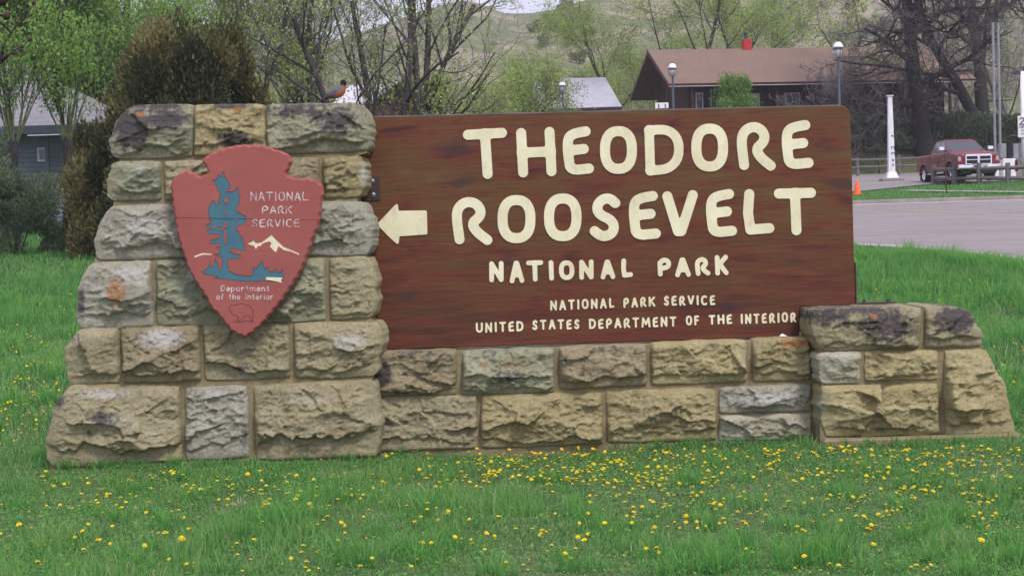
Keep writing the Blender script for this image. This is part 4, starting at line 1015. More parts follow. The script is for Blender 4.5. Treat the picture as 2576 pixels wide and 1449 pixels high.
# clockwise in screen coordinates: inward normal
for i in range(n):
    d = (ro[(i+1) % n]-ro[i-1]).normalized(); nrm = Vector((-d.y, d.x))
    acc += (ro[i]-ro[i-1]).length
    s = abs(math.sin(acc/62*math.pi)); ins = 9+11*s; 
    bk.append(ro[i]+nrm*(5*s-2)); fr.append(ro[i]+nrm*(ins))
TE = .055
FR = [Ep(p.x, p.y) for p in fr]; BK = [Ep(p.x, p.y) for p in bk]
tree_poly = [(430, 238), (445, 290), (462, 305), (470, 325), (480, 352), (460, 370), (442, 380), (490, 382), (510, 372), (525, 345), (536, 375), (533, 395), (546, 412), (535, 450), (540, 475), (515, 490), (525, 520), (545, 532), (585, 555), (590, 600), (545, 615), (505, 640), (530, 655), (540, 685), (560, 700), (570, 755),
     (582, 798), (520, 785), (475, 780), (468, 795), (500, 815), (548, 826), (550, 850), (530, 845), (520, 858), (500, 846), (490, 868), (478, 852), (462, 842), (455, 880), (465, 935), (520, 962), (580, 970), (628, 968), (638, 905), (645, 922), (658, 915), (665, 898), (680, 895), (697, 858), (710, 905), (722, 925), (733, 900), (745, 935),
     (770, 945), (795, 922), (805, 948), (830, 945), (840, 915), (850, 985), (840, 1018), (700, 1005), (640, 1012), (560, 1010), (450, 998), (352, 988), (392, 978), (290, 962), (275, 945), (310, 922), (325, 905), (330, 862), (345, 912), (358, 900), (370, 845), (388, 880), (400, 928), (412, 930), (420, 870), (408, 840), (363, 822), (400, 812),
     (405, 795), (372, 770), (410, 765), (402, 745), (330, 748), (340, 720), (400, 702), (405, 682), (315, 678), (312, 652), (345, 635), (302, 625), (308, 608), (335, 606), (330, 580), (325, 560), (318, 530), (325, 490), (340, 462), (350, 440), (368, 450), (375, 475), (388, 470), (395, 430), (407, 400), (388, 375), (376, 340), (350, 300), (385, 288), (390, 258), (412, 278), (420, 250)]
snow = [(592, 746), (640, 722), (655, 740), (695, 735), (765, 682), (800, 720), (850, 765), (960, 812), (955, 824), (900, 800), (850, 790), (812, 762), (800, 800), (788, 802), (752, 765), (765, 740), (745, 728), (700, 745), (690, 760), (668, 762), (655, 785), (640, 760)]
snow2 = [(220, 830), (280, 808), (345, 814), (345, 824), (285, 822), (225, 842)]
lake = [(728, 980), (846, 984), (830, 998), (838, 1018), (780, 1006), (724, 998)]
holes = [tree_poly, snow, snow2, lake]
cir = [[Ep(*p) for p in h] for h in [tree_poly, snow, snow2]]
solid('face_board', [FR]+cir, EY, .010, M['emblem'], emb, e_pt)
mb = MB(); m_ = len(FR); Y1 = EY+.0101
v = [(p[0], EY+.010, p[1]) for p in FR]+[(p[0], EY+.024, p[1]) for p in BK]+[(p[0], EY+TE+.01, p[1]) for p in BK]
# bevel starts at the face
v[:m_] = [(p[0], EY+.0002, p[1]) for p in FR]
f = [tuple(range(3*m_-1, 2*m_-1, -1))]
for i in range(m_):
    j = (i+1) % m_; f += [(i, j, j+m_, i+m_), (i+m_, j+m_, j+2*m_, i+2*m_)]
mb.add(v, f); mb.build('rim', M['emblem'], emb, off=e_pt)
def bbox_plate(poly, y, mat, name, grow=0):
    xs_ = [p[0] for p in poly]; ys_ = [p[1] for p in poly]
    lo = [Ep(min(xs_)-6, min(ys_)-6), Ep(max(xs_)+6, min(ys_)-6), Ep(max(xs_)+6, max(ys_)+6), Ep(min(xs_)-6, max(ys_)+6)]
    mb = MB(); mb.prism(lo, 'y', y, y+.005); mb.build(name, mat, emb, off=e_pt)
def offs(poly, d):
    o = []; n = len(poly)
    for i in range(n):
        a, b_ = Vector(poly[i-1]), Vector(poly[(i+1) % n]); t = (b_-a).normalized(); o.append(tuple(Vector(poly[i])+Vector((t.y, -t.x))*d))
    return o
solid('inlay_backing', [[Ep(*p) for p in offs(tree_poly, 3)]], EY+.0065, .003, M['emblem_dark'], emb, e_pt)
solid('tree_inlay', [[Ep(*p) for p in offs(tree_poly, -2.5)]], EY+.0035, .003, M['teal'], emb, e_pt)
for q in (snow, snow2):
    solid('snow_inlay', [[Ep(*p) for p in offs(q, 2)]], EY+.003, .005, M['cream'], emb, e_pt)
solid('snow_inlay', [[Ep(*p) for p in lake]], EY-.001, .006, M['cream'], emb, e_pt)
for q in ([(447, 415), (458, 440), (462, 462), (438, 462), (430, 445)], [(440, 512), (448, 530), (438, 542), (430, 528)], [(436, 590), (450, 615), (452, 635), (430, 635), (428, 610)], [(430, 655), (452, 655), (446, 750), (434, 752)],
          [(345, 640), (380, 622), (384, 630), (350, 650)], [(392, 612), (406, 612), (408, 624), (395, 626)], [(336, 567), (352, 567), (350, 580), (338, 582)], [(512, 574), (530, 574), (528, 584), (514, 584)], [(404, 640), (424, 640), (424, 655), (406, 655)]):
    solid('red_inlay', [[Ep(*p) for p in q]], EY, .004, M['emblem'], emb, e_pt)
def eletter(ch, x0, yb, w, h, th):
    strokes = []
    for s in GL[ch]: strokes.append([Ep(x0+u*w, yb-v*h) for u, v in s])
    solid('letter', contours(strokes, th/2*EY/F/2.1963*.78681, 4, .2), EY-.0022, .003, M['white_letter'], emb, e_pt)
def etext(txt, x0, x1, yb, h, th):
    wd = {'I': .2, 'i': .2, 'T': .8, 'm': 1.1, 't': .6, 'f': .6, 'r': .6, ' ': .7}
    ws = [wd.get(c, .75) for c in txt]; gap = .36; k = (x1-x0)/(sum(ws)+gap*(len(txt)-1)); x = x0
    for c, w in zip(txt, ws):
        if c != ' ': eletter(c, x, yb, w*k, h, th)
        x += (w+gap)*k
etext('NATIONAL', 620, 1022, 442, 56, 8); etext('PARK', 702, 905, 532, 48, 8); etext('SERVICE', 630, 960, 626, 50, 8)
etext('Department', 412, 750, 1076, 36, 7); etext('of the Interior', 380, 774, 1134, 36, 7)
# bison outline engraved
bis = [(500, 1178), (540, 1164), (585, 1172), (620, 1192), (636, 1215), (634, 1245), (628, 1262), (634, 1290), (622, 1292), (612, 1262), (600, 1248), (570, 1256), (550, 1282), (528, 1290), (522, 1276), (536, 1268), (520, 1250), (500, 1248), (482, 1232), (470, 1210), (468, 1190), (480, 1178), (500, 1178)]
solid('engraving', contours([[Ep(*p) for p in bis]], 1.8*EY/F/2.1963*.78681, 3), EY-.001, .0016, M['emblem_dark'], emb, e_pt)
solid('engraving', contours([[Ep(*p) for p in [(497, 1290), (540, 1298), (590, 1286), (634, 1294)]]], 1.8*EY/F/2.1963*.78681, 3), EY-.001, .0016, M['emblem_dark'], emb, e_pt)
# joint line between the two planks of the plaque
p0 = Ep(100, 562); p1 = Ep(1098, 580)
mb = MB(); mb.box(min(p0[0], p1[0]), max(p0[0], p1[0]), EY-.0006, EY-.0002, p0[1]-.0022, p0[1]+.0005)
for i, vv in enumerate(mb.v):
    t = (vv[0]-p0[0])/(p1[0]-p0[0]); mb.v[i] = (vv[0], vv[1], vv[2]+(p1[1]-p0[1])*t)
mb.build('plank_joint', M['emblem_dark'], emb, off=e_pt)

# ================================================================== ROBIN
BYR = 12.72
def Rp(x, y, dy=0):   # zoom pixels (13.17 x source) of the bird crop
    p = V((1000+x/13.172)*.78681, (230+y/13.172)*.78681, BYR); return Vector((p.x, BYR+dy, p.z))
foot = Rp(860, 1262); bird = thing('robin', 'robin with black head and orange breast perched on top of the tall stone pier', 'bird', foot)
u1 = 12.7/F/13.172*.78681
secs = [(250, 1270, 22, .5), (420, 1170, 60, .7), (600, 1060, 110, .8), (800, 960, 190, .8), (950, 900, 250, .82), (1080, 840, 270, .85), (1180, 740, 240, .85), (1240, 620, 170, .9), (1270, 530, 130, .95), (1290, 450, 140, 1), (1310, 390, 110, 1), (1330, 345, 40, 1)]
vs_ = []; fs_ = []; cols = []; K = 16
cen = [Vector((a, b_)) for a, b_, *_ in secs]
for i, (x, y, r, wy) in enumerate(secs):
    d = (cen[min(i+1, len(cen)-1)]-cen[max(i-1, 0)]).normalized(); nn = Vector((d.y, -d.x))   # towards the belly/back
    for j in range(K):
        t = 2*math.pi*j/K; rr = r*(1.0 if i else .8)
        q = cen[i]+nn*(math.cos(t)*rr); dy = math.sin(t)*rr*u1*wy
        P = Rp(q.x, q.y, dy)-foot; vs_.append(P)
        back = math.cos(t)   # +: which side
        isback = (nn*math.cos(t)).y < .12*abs(math.sin(t))-.05
        if i >= 8: c = (.012, .012, .016)
        elif i <= 2: c = (.05, .048, .06)
        elif isback: c = (.13, .125, .15)
        elif i == 3: c = (.12, .08, .07)
        else: c = (.33, .115, .045)
        cols.append(c)
for i in range(len(secs)-1):
    for j in range(K): fs_.append((i*K+j, i*K+(j+1) % K, (i+1)*K+(j+1) % K, (i+1)*K+j))
fs_ = [np.array(fs_)]
mbird, n_, l_, b__ = newmat('robin_feathers', .8, .2)
ca = attr(n_, 'plumage').outputs['Color']; l_.new(mixc(n_, l_, ramp(n_, l_, noise(n_, l_, pos(n_, l_), 300, 3), [(.4, (.3, .3, .3)), (.6, (0, 0, 0))]), ca, mixc(n_, l_, 1.0, ca, (.6, .6, .6), 'MULTIPLY')), b__.inputs['Base Color'])
me = mesh_np('body', np.array([tuple(p) for p in vs_]), fs_, mbird, True, {'plumage': np.array(cols)}); link('body', me, bird)
mb = MB(); bk0 = Rp(1395, 395)-foot; bk1 = Rp(1560, 385)-foot
mb.tube([bk0-Vector((.006, 0, 0)), bk0, bk1], [.0075, .0065, .0008], 8); mb.build('beak', simple('beak_yellow', (.45, .22, .06), None, 9, .5), bird, True)
for s in (-1, 1):
    mb = MB(); e = Rp(1345, 400, s*.0)-foot; mb.lathe([(.0001, -.003), (.0028, -.0015), (.0028, .0015), (.0001, .003)], 0, 0, 8)
    o = mb.build('eye', M['black'], bird, True); o.location = e+Vector((0, s*.0165, 0))
    mb = MB(); h0 = Rp(930, 1090)-foot; ft = Vector((0, 0, 0))
    mb.tube([h0+Vector((0, s*.014, .004)), Vector((.006, s*.014, .004)), ], [.004, .0022], 6)
    for a_ in (-.5, 0, .5, 3.14): mb.tube([Vector((.006, s*.014, .004)), Vector((.006+.022*math.cos(a_), s*.014+.022*math.sin(a_), .001))], [.0022, .001], 5)
    mb.build('leg', M['brownwood'], bird)
    # folded wing
    wv = [(1210, 640), (1235, 740), (1190, 830), (1000, 900), (760, 1010), (560, 1120), (640, 1020), (820, 880), (1000, 740), (1120, 640)]
    cx = [Rp(x, y, 0)-foot for x, y in wv]; mb = MB(); n = len(cx); C0 = sum(cx, Vector())/n
    off = [s*(.030 if 2 <= i <= 3 or i >= 7 else .022) for i in range(n)]
    off[5] = s*.008; off[4] = s*.02; off[6] = s*.018
    mb.add([p+Vector((0, o_, 0)) for p, o_ in zip(cx, off)]+[C0+Vector((0, s*.041, 0))], [(i, (i+1) % n, n) for i in range(n)])
    mb.build('wing', simple('wing_feathers', (.12, .115, .14), (.07, .065, .08), 90, .8), bird, True)

# ================================================================== DANDELIONS
def dandelion_mesh(seed, rad=.019, hgt=.07, tilt=.0):
    r = random.Random(seed); mb = MB()
    v = []; f = []
    # two whorls of ray florets
    for ring, (R1, zt, m) in enumerate(((rad, .004, 15), (rad*.68, .008, 12), (rad*.35, .010, 8))):
        for k in range(m):
            a = 2*math.pi*(k+.5*(ring % 2))/m+r.uniform(-.1, .1); w = .16; R2 = R1*r.uniform(.88, 1.08); i0 = len(v)
            v += [(0, 0, .002+ring*.002), (R2*.75*math.cos(a-w), R2*.75*math.sin(a-w), zt), (R2*math.cos(a), R2*math.sin(a), zt-.002*(1-ring)), (R2*.75*math.cos(a+w), R2*.75*math.sin(a+w), zt)]
            f.append((i0, i0+1, i0+2, i0+3))
    i0 = len(v); K = 8    # calyx
    for (R1, z) in ((.004, -.010), (.007, -.006), (rad*.55, .001)):
        v += [(R1*math.cos(2*math.pi*j/K), R1*math.sin(2*math.pi*j/K), z) for j in range(K)]
    fg = []
    for q in range(2):
        for j in range(K): fg.append((i0+q*K+j, i0+q*K+(j+1) % K, i0+(q+1)*K+(j+1) % K, i0+(q+1)*K+j))
    head_n = len(v)
    mt = Matrix.Rotation(tilt, 3, 'X') @ Matrix.Rotation(r.uniform(0, 6), 3, 'Z')
    v = [tuple(mt @ Vector(p)+Vector((0, 0, hgt))) for p in v]
    i1 = len(v); bx = r.uniform(-.01, .01)
    for t in (0, .5, 1):
        c = Vector((bx*math.sin(math.pi*t)*2, 0, -0.01+(hgt+.002)*t)); v += [(c.x+.0018*math.cos(2.094*j), c.y+.0018*math.sin(2.094*j), c.z) for j in range(3)]
    for q in range(2):
        for j in range(3): fg.append((i1+q*3+j, i1+q*3+(j+1) % 3, i1+q*3+3+(j+1) % 3, i1+q*3+3+j))
    return v, f, fg
DV = []
for s in range(8):
    v, f, fg = dandelion_mesh(s, [.017, .019, .021, .015, .018, .020, .016, .019][s], [.055, .07, .085, .045, .06, .095, .05, .075][s], [.1, .25, .0, .05, .15, .45, .1, .7][s])
    me = bpy.data.meshes.new('dandelion'); me.from_pydata(v, [], f+fg); me.materials.append(M['petal']); me.materials.append(M['stem'])
    me.polygons.foreach_set('material_index', [0]*len(f)+[1]*len(fg)); me.update(); DV.append((me, v, f, fg))
r = random.Random(99); spots = [(417, 1371, 1.25), (459, 1390, 1.2), (1005, 1128, 1.2), (980, 1132, 1), (1545, 1100, 1.1), (50, 1354, 1), (506, 1250, 1), (624, 1214, 1), (2470, 1400, 1), (365, 1396, .9), (285, 1428, 1)]
def cluster(n, x0, x1, y0, y1, pw=1.0):
    for _ in range(n):
        if r.random() < .3 and spots:
            q = spots[-1]; x, y = q[0]+r.gauss(0, 30), q[1]+r.gauss(0, 8)
        else: x, y = r.uniform(x0, x1), y0+(y1-y0)*r.random()**pw
        if x0-20 < x < x1+20 and y0-6 < y < y1+8: spots.append((x, y, r.uniform(.42, .82)*(1 if y > 1130 else .85)))
cluster(560, 1200, 2576, 1136, 1225, 1.2); cluster(180, 950, 1700, 1145, 1260, 1); cluster(170, 100, 960, 1195, 1290, 1)
cluster(220, 1500, 2576, 1215, 1350, 1); cluster(150, 0, 1500, 1230, 1449, .9); cluster(60, 1300, 2576, 1300, 1449, 1)
cluster(170, 0, 150, 850, 1030, 1); cluster(80, 30, 190, 790, 930, 1); cluster(60, 0, 110, 1020, 1120, 1); cluster(60, 0, 220, 700, 790, 1); cluster(14, 0, 200, 590, 690)
cluster(150, 2160, 2576, 705, 765, 1); cluster(40, 2470, 2576, 800, 1090, 1); cluster(18, 2200, 2576, 660, 720); cluster(25, 2480, 2576, 930, 1000)
zones = {}
placed = []
for (px, py, s) in spots:
    g = G(px, py+8)
    if not not_paved(np.array([g.x]), np.array([g.y]))[0] or in_poly(np.array([g.x]), np.array([g.y]), SIGNPOLY)[0]: continue
    placed.append((g.y, g, s, px, py))
placed.sort(key=lambda t: t[0])
def dz_label(g, px, py):
    if g.y > 12.75:
        if px < 960: return 'yellow dandelion in the lawn left of the monument, ' + ('close to the pier side' if px > 110 else 'at the left edge of the picture') + (', far back toward the house' if g.y > 20 else ', some way back' if g.y > 15.5 else '')
        return 'yellow dandelion in the lawn behind the short right pier, ' + ('near the road edge' if g.y > 22 else 'beside the sloping right stone') + (' at the right edge' if px > 2480 else '')
    where = ['the left corner of the tall pier', 'the arrowhead plaque', 'the gap between tall pier and low wall', 'the left half of the low wall', 'the right half of the low wall', 'the short right pier', 'the sloping end stone'][min(6, int(px/370))]
    k = 'close to the stones below ' if g.y > 11.6 else 'a short way out in front of ' if g.y > 10.6 else 'midway between camera and ' if g.y > 9.4 else 'nearest the camera, below '
    return 'yellow dandelion ' + k + where
rest = []
for i, (_, g, s, px, py) in enumerate(placed):
    me, v, f, fg = DV[r.randrange(8)]; rz = r.uniform(-.5, .5)
    if i < 290:
        o = bpy.data.objects.new('dandelion', me); C.objects.link(o); o.location = g; o.rotation_euler = (0, 0, rz); o.scale = (s, s, s)
        tag(o, dz_label(g, px, py), 'dandelion', 'dandelions blooming in the lawn')
    else: rest.append((g, s*(1.0 if g.y < 14 else 1.05), rz, v, f, fg))
vv = []; ff = []; mi = []
for g, s, rz, v, f, fg in rest:
    n0 = len(vv); c_, s_ = math.cos(rz), math.sin(rz)
    vv += [(g.x+(p[0]*c_-p[1]*s_)*s, g.y+(p[0]*s_+p[1]*c_)*s, g.z+p[2]*s*(1 if g.y < 14 else 1.5)) for p in v]
    ff += [tuple(k+n0 for k in q) for q in f+fg]; mi += [0]*len(f)+[1]*len(fg)
me = bpy.data.meshes.new('dandelions'); me.from_pydata(vv, [], ff); me.materials.append(M['petal']); me.materials.append(M['stem'])
me.polygons.foreach_set('material_index', mi); me.update(); link('dandelions', me, kind='stuff', label='scattered yellow dandelions farther off in the lawn', category='dandelion', group='dandelions blooming in the lawn')

# ================================================================== TREES
def tubes(P, R, k):
    """P (m,n,3), R (m,n) -> verts, quads"""
    m, n, _ = P.shape
    D = np.gradient(P, axis=1); D /= np.linalg.norm(D, axis=2, keepdims=True)+1e-9
    up = np.where(np.abs(D[..., 2:3]) < .9, np.array([0, 0, 1.]), np.array([1., 0, 0]))
    A = np.cross(D, up); A /= np.linalg.norm(A, axis=2, keepdims=True)+1e-9; B = np.cross(D, A)
    t = np.arange(k)/k*2*np.pi
    V_ = P[:, :, None]+(A[:, :, None]*np.cos(t)[:, None]+B[:, :, None]*np.sin(t)[:, None])*R[:, :, None, None]
    i = (np.arange(m)[:, None, None]*n+np.arange(n-1)[None, :, None])*k; j = np.arange(k)[None, None]; j2 = (j+1) % k
    return V_.reshape(-1, 3), np.stack([i+j, i+j2, i+k+j2, i+k+j], -1).reshape(-1, 4)
def branch(r, p0, d0, L, rad, nseg=5, trop=(0, 0, .15), wob=.25, taper=.35):
    """vectorised: arrays of starts -> polylines (m, nseg+1, 3)"""
    m = len(p0); P = np.zeros((m, nseg+1, 3)); P[:, 0] = p0; d = d0.copy(); tr = np.array(trop)
    for s in range(nseg):
        d = d+r.normal(0, wob, (m, 3))+tr; d /= np.linalg.norm(d, axis=1, keepdims=True)
        P[:, s+1] = P[:, s]+d*(L/nseg)[:, None]
    R = rad[:, None]*np.linspace(1, taper, nseg+1)[None]
    return P, R
def make_tree(name, label, base, H, r0, seed, cat='tree', group=None, nch=(7, 6, 6, 5), ang=(.7, .8, .9, .9), ratio=(.62, .55, .5, .45), trop=.12, wob=.16,
              stems=1, stem_spread=.15, lean=(0, 0), fork=.25, bark='bark', twig='twig', leafmat=None, nleaf=0, lsz=.1, lspread=.25, lstretch=1.6, droop=0, rmin=.006, tmat=None, tone_shift=0, stem_len=None, kr=.42, pollard=0):
    r = np.random.RandomState(seed); root = thing(name, label, cat, base, 0, group)
    m = stems; ang0 = r.uniform(0, 2*np.pi, m); sp = r.uniform(.3, 1, m)*stem_spread
    d = np.stack([np.cos(ang0)*sp+lean[0], np.sin(ang0)*sp+lean[1], np.ones(m)], -1); d /= np.linalg.norm(d, axis=1, keepdims=True)
    p0 = np.stack([np.cos(ang0)*r0*1.2*(m > 1), np.sin(ang0)*r0*1.2*(m > 1), np.full(m, -.3)], -1)
    L = np.full(m, H*(stem_len or .72))*r.uniform(.85, 1.1, m)
    P, R = branch(r, p0, d, L, np.full(m, r0), 8, (0, 0, .03), wob*.5, .42)
    if m == 1: R[0, 0] *= 1.35
    V1, F1 = tubes(P, R, 9); big = [(V1, F1)]; small = []
    if pollard:
        P[:, :, 2] += pollard+.3; small = [tubes(P, R, 5)]; big = []
        tp = np.array([[(0, 0, -.2), (.03, 0, pollard*.35), (-.04, 0, pollard*.7), (0, 0, pollard+.05), (0, 0, pollard+.3)]]); big.append(tubes(tp, np.array([[.11, .085, .085, .15, .10]]), 9))
    last = (P, R)
    tipP = None
    for lv, (nc, an, ra) in enumerate(zip(nch, ang, ratio)):
        P, R = last; m, n1, _ = P.shape; M_ = m*nc
        pi = np.repeat(np.arange(m), nc); lo = fork if lv == 0 else .18
        t = r.uniform(lo, 1, M_)*(n1-1); i0 = np.minimum(t.astype(int), n1-2); fr_ = t-i0
        st = P[pi, i0]*(1-fr_)[:, None]+P[pi, i0+1]*fr_[:, None]; rr = R[pi, i0]*(1-fr_)+R[pi, i0+1]*fr_
        pd = P[pi, i0+1]-P[pi, i0]; pd /= np.linalg.norm(pd, axis=1, keepdims=True)
        q = r.normal(0, 1, (M_, 3)); q -= (q*pd).sum(1, keepdims=True)*pd; q /= np.linalg.norm(q, axis=1, keepdims=True)
        a = an*r.uniform(.6, 1.25, M_); dd = pd*np.cos(a)[:, None]+q*np.sin(a)[:, None]
        Ln = np.linalg.norm(np.diff(P, axis=1), axis=2).sum(1)[pi]*ra*r.uniform(.6, 1.2, M_)*(1.15-.45*t/(n1-1))
        rad = np.maximum(rr*kr*r.uniform(.7, 1.25, M_), rmin)
        P2, R2 = branch(r, st, dd, Ln, rad, 5 if lv < 2 else 3 if lv < len(nch)-1 else 2, (0, 0, trop-droop*lv), wob*(1+.3*lv), .4)
        R2 = np.maximum(R2, rmin*.6)
        (big if lv < 2 else small).append(tubes(P2, R2, 5 if lv < 1 else 4 if lv < 2 else 3)); last = (P2, R2)
    def merge(lst):
        vs = []; fs = []; n0 = 0
        for v, f in lst: vs.append(v); fs.append(f+n0); n0 += len(v)
        return np.concatenate(vs), np.concatenate(fs)
    v, f = merge(big); link('trunk', mesh_np('trunk', v, [f], M[bark], True), root)
    if small:
        v, f = merge(small); link('twigs', mesh_np('twigs', v, [f], M[twig], False), root)
    if leafmat:
        P, R = last; m, n1, _ = P.shape; pi = r.randint(0, m, nleaf); t = r.uniform(.1, 1, nleaf)*(n1-1); i0 = np.minimum(t.astype(int), n1-2); fr_ = (t-i0)[:, None]
        c = P[pi, i0]*(1-fr_)+P[pi, i0+1]*fr_+r.normal(0, lspread, (nleaf, 3))
        sz = lsz*r.uniform(.5, 1.4, nleaf); a = r.normal(0, 1, (nleaf, 3)); a[:, 2] *= lstretch; a /= np.linalg.norm(a, axis=1, keepdims=True)
        b_ = np.cross(a, r.normal(0, 1, (nleaf, 3))); b_ /= np.linalg.norm(b_, axis=1, keepdims=True)
        vs = np.stack([c-b_*sz[:, None]*.42, c+b_*sz[:, None]*.42, c+a*sz[:, None]], 1).reshape(-1, 3)
        cl = r.normal(0, .22, m)[pi]; tone = np.clip(.5+cl+r.normal(0, .18, nleaf)+tone_shift, 0, 1)
        link('crown', mesh_np('crown', vs, [np.arange(nleaf*3).reshape(-1, 3)], M[leafmat], False, {'tone': np.repeat(tone, 3)}), root)
    return root
def at(px, d): return ground_pt(px, d, 300)
WG = 'bright green willows behind the house'
make_tree('willow_tree', 'leafy green willow at the far left behind the grey-roofed house', at(-20, 64), 14, .3, 1, group=WG, stems=4, stem_spread=.35, leafmat='leaf_g', nleaf=60000, lsz=.095, lspread=.48, lstretch=3, bark='bark2', twig='wig', trop=.16, rmin=.012)
make_tree('willow_tree', 'leafy green willow above the roof of the grey house', at(170, 66), 14, .3, 2, group=WG, stems=4, stem_spread=.4, leafmat='leaf_g', nleaf=60000, lsz=.095, lspread=.48, lstretch=3, bark='bark2', twig='wig', trop=.16, rmin=.012)
make_tree('willow_tree', 'leafy green willow between the grey house and the juniper', at(340, 68), 13.5, .3, 3, group=WG, stems=4, stem_spread=.4, leafmat='leaf_g', nleaf=60000, lsz=.095, lspread=.48, lstretch=3, bark='bark2', twig='wig', trop=.16, rmin=.012)
make_tree('willow_tree', 'thin pale willow rising right behind the juniper', at(560, 74), 13, .2, 4, group=WG, stems=4, stem_spread=.35, leafmat='leaf_y', nleaf=16000, lsz=.11, lspread=.3, lstretch=3, bark='bark2', twig='twig', trop=.2, rmin=.01, tone_shift=-.1)
make_tree('willow_tree', 'sparse pale willow against the white sky above the tall pier', at(760, 78), 13, .2, 5, group=WG, stems=5, stem_spread=.35, leafmat='leaf_y', nleaf=13000, lsz=.11, lspread=.3, lstretch=3, bark='bark2', twig='twig', trop=.2, rmin=.01)
make_tree('multi_stem_tree', 'dark many-stemmed tree with small spring leaves rising behind the left end of the sign board', at(965, 52), 10.5, .17, 6, stems=6, stem_spread=.42, nch=(7, 5, 5, 3), leafmat='leaf_y', nleaf=12000, lsz=.065, lspread=.16, bark='barkmid', twig='twig', trop=.06, rmin=.008, fork=.2)
make_tree('bare_shrub_tree', 'short thick leaning trunk beside the many-stemmed tree behind the sign', at(1018, 53), 5.5, .17, 61, stems=2, stem_spread=.35, nch=(6, 6, 5, 4), lean=(.35, 0), leafmat='leaf_y', nleaf=2500, lsz=.09, lspread=.16, bark='bark', twig='twig', rmin=.008)
make_tree('coppiced_willow', 'pollarded willow at the far left before the house, upright shoots on a thick trunk', at(32, 49), 3.6, .032, 7, pollard=2.75, group='coppiced willows before the house', stems=16, stem_spread=.38, nch=(5, 4), ang=(.35, .4), ratio=(.5, .4), leafmat='leaf_g', nleaf=5000, lsz=.08, lspread=.12, lstretch=3, bark='bark', twig='wig', trop=.1, rmin=.008, fork=.2, stem_len=.95)
make_tree('coppiced_willow', 'pollarded willow nearer the juniper before the house, with upright green shoots', at(168, 50), 3.4, .032, 8, pollard=2.75, group='coppiced willows before the house', stems=13, stem_spread=.42, nch=(5, 4), ang=(.35, .4), ratio=(.5, .4), leafmat='leaf_g', nleaf=4500, lsz=.08, lspread=.12, lstretch=3, bark='bark', twig='wig', trop=.1, rmin=.008, fork=.2, stem_len=.95)
YG = 'pale green spring trees on the flat before the hills'
for i, (px, d, H, nl, lab) in enumerate([(1190, 95, 6, 6000, 'pale spring tree behind the sign just right of the dark many-stemmed tree'), (1330, 120, 6.5, 7500, 'yellow-green spring tree left of the middle lamp post'),
        (1470, 150, 8.5, 9500, 'rounded pale green tree above the grey metal-roofed building'), (1570, 142, 14, 12000, 'spreading pale tree left of the brown station roof'), (1720, 140, 19, 11000, 'tall spring tree above the left end of the brown station roof'),
        (1855, 150, 19, 15000, 'broad yellow-green tree behind the red chimney'), (1990, 165, 17, 8000, 'thin greenish tree right of the red chimney'), (850, 100, 6, 7500, 'green shrub-like tree behind the robin'), (640, 95, 8, 8000, 'green tree right of the juniper'),
        (1060, 130, 7, 6000, 'hazy olive tree behind the many-stemmed tree'), (1260, 175, 9, 9000, 'faint olive tree at the foot of the hill between two lamp posts'), (1395, 170, 8.5, 9000, 'faint yellowish tree at the foot of the hill above the middle lamp post'),
        (1510, 180, 12, 9000, 'hazy pale tree on the slope left of the station'), (1640, 175, 14, 10000, 'hazy pale tree behind the station gable peak')]):
    make_tree('spring_tree', lab, at(px, d), H, .16+.004*H, 20+i, group=YG, nch=(8, 7, 6, 3), leafmat='leaf_y', nleaf=int(nl*1.5), lsz=.125 if d > 110 else .10, lspread=.55, lstretch=1.5, bark='barkfar' if i not in (3, 4, 5) else 'bark', twig='twig', trop=.07, rmin=.015, fork=.15, stems=1 if i > 2 else 2, stem_spread=.25, tone_shift=-.05, ang=(.85, .8, .9, .9), ratio=(.72, .55, .5, .45))
BG = 'big bare cottonwoods at the right'
make_tree('cottonwood_tree', 'massive dark bare tree directly behind the parked truck', at(2332, 104), 17, .62, 50, group=BG, nch=(14, 9, 7, 5), ang=(1.15, .75, .8, .85), ratio=(.78, .6, .55, .5), fork=.26, trop=.03, wob=.2, bark='bark', twig='barkfar', rmin=.018, kr=.5, droop=.03)
make_tree('cottonwood_tree', 'dark bare tree leaning left beside the truck mirror', at(2492, 105), 18, .42, 51, group=BG, nch=(9, 8, 7, 5), ang=(.9, .75, .8, .8), ratio=(.7, .6, .55, .5), fork=.3, trop=.03, lean=(-.42, 0), bark='bark', twig='barkfar', rmin=.018, wob=.14, kr=.5)
make_tree('cottonwood_tree', 'upright bare tree between the leaning one and the fuel price sign', at(2475, 110), 18, .5, 52, group=BG, nch=(8, 8, 7, 4), ang=(.75, .75, .8, .8), fork=.3, trop=.05, bark='bark', twig='barkfar', rmin=.018, kr=.48)
make_tree('cottonwood_tree', 'bare tree at the right edge behind the fuel pumps', at(2600, 112), 17, .35, 53, group=BG, nch=(8, 8, 6, 4), fork=.3, trop=.05, bark='bark', twig='barkfar', rmin=.018)
TG = 'greyish leafless trees under the hill at the right'
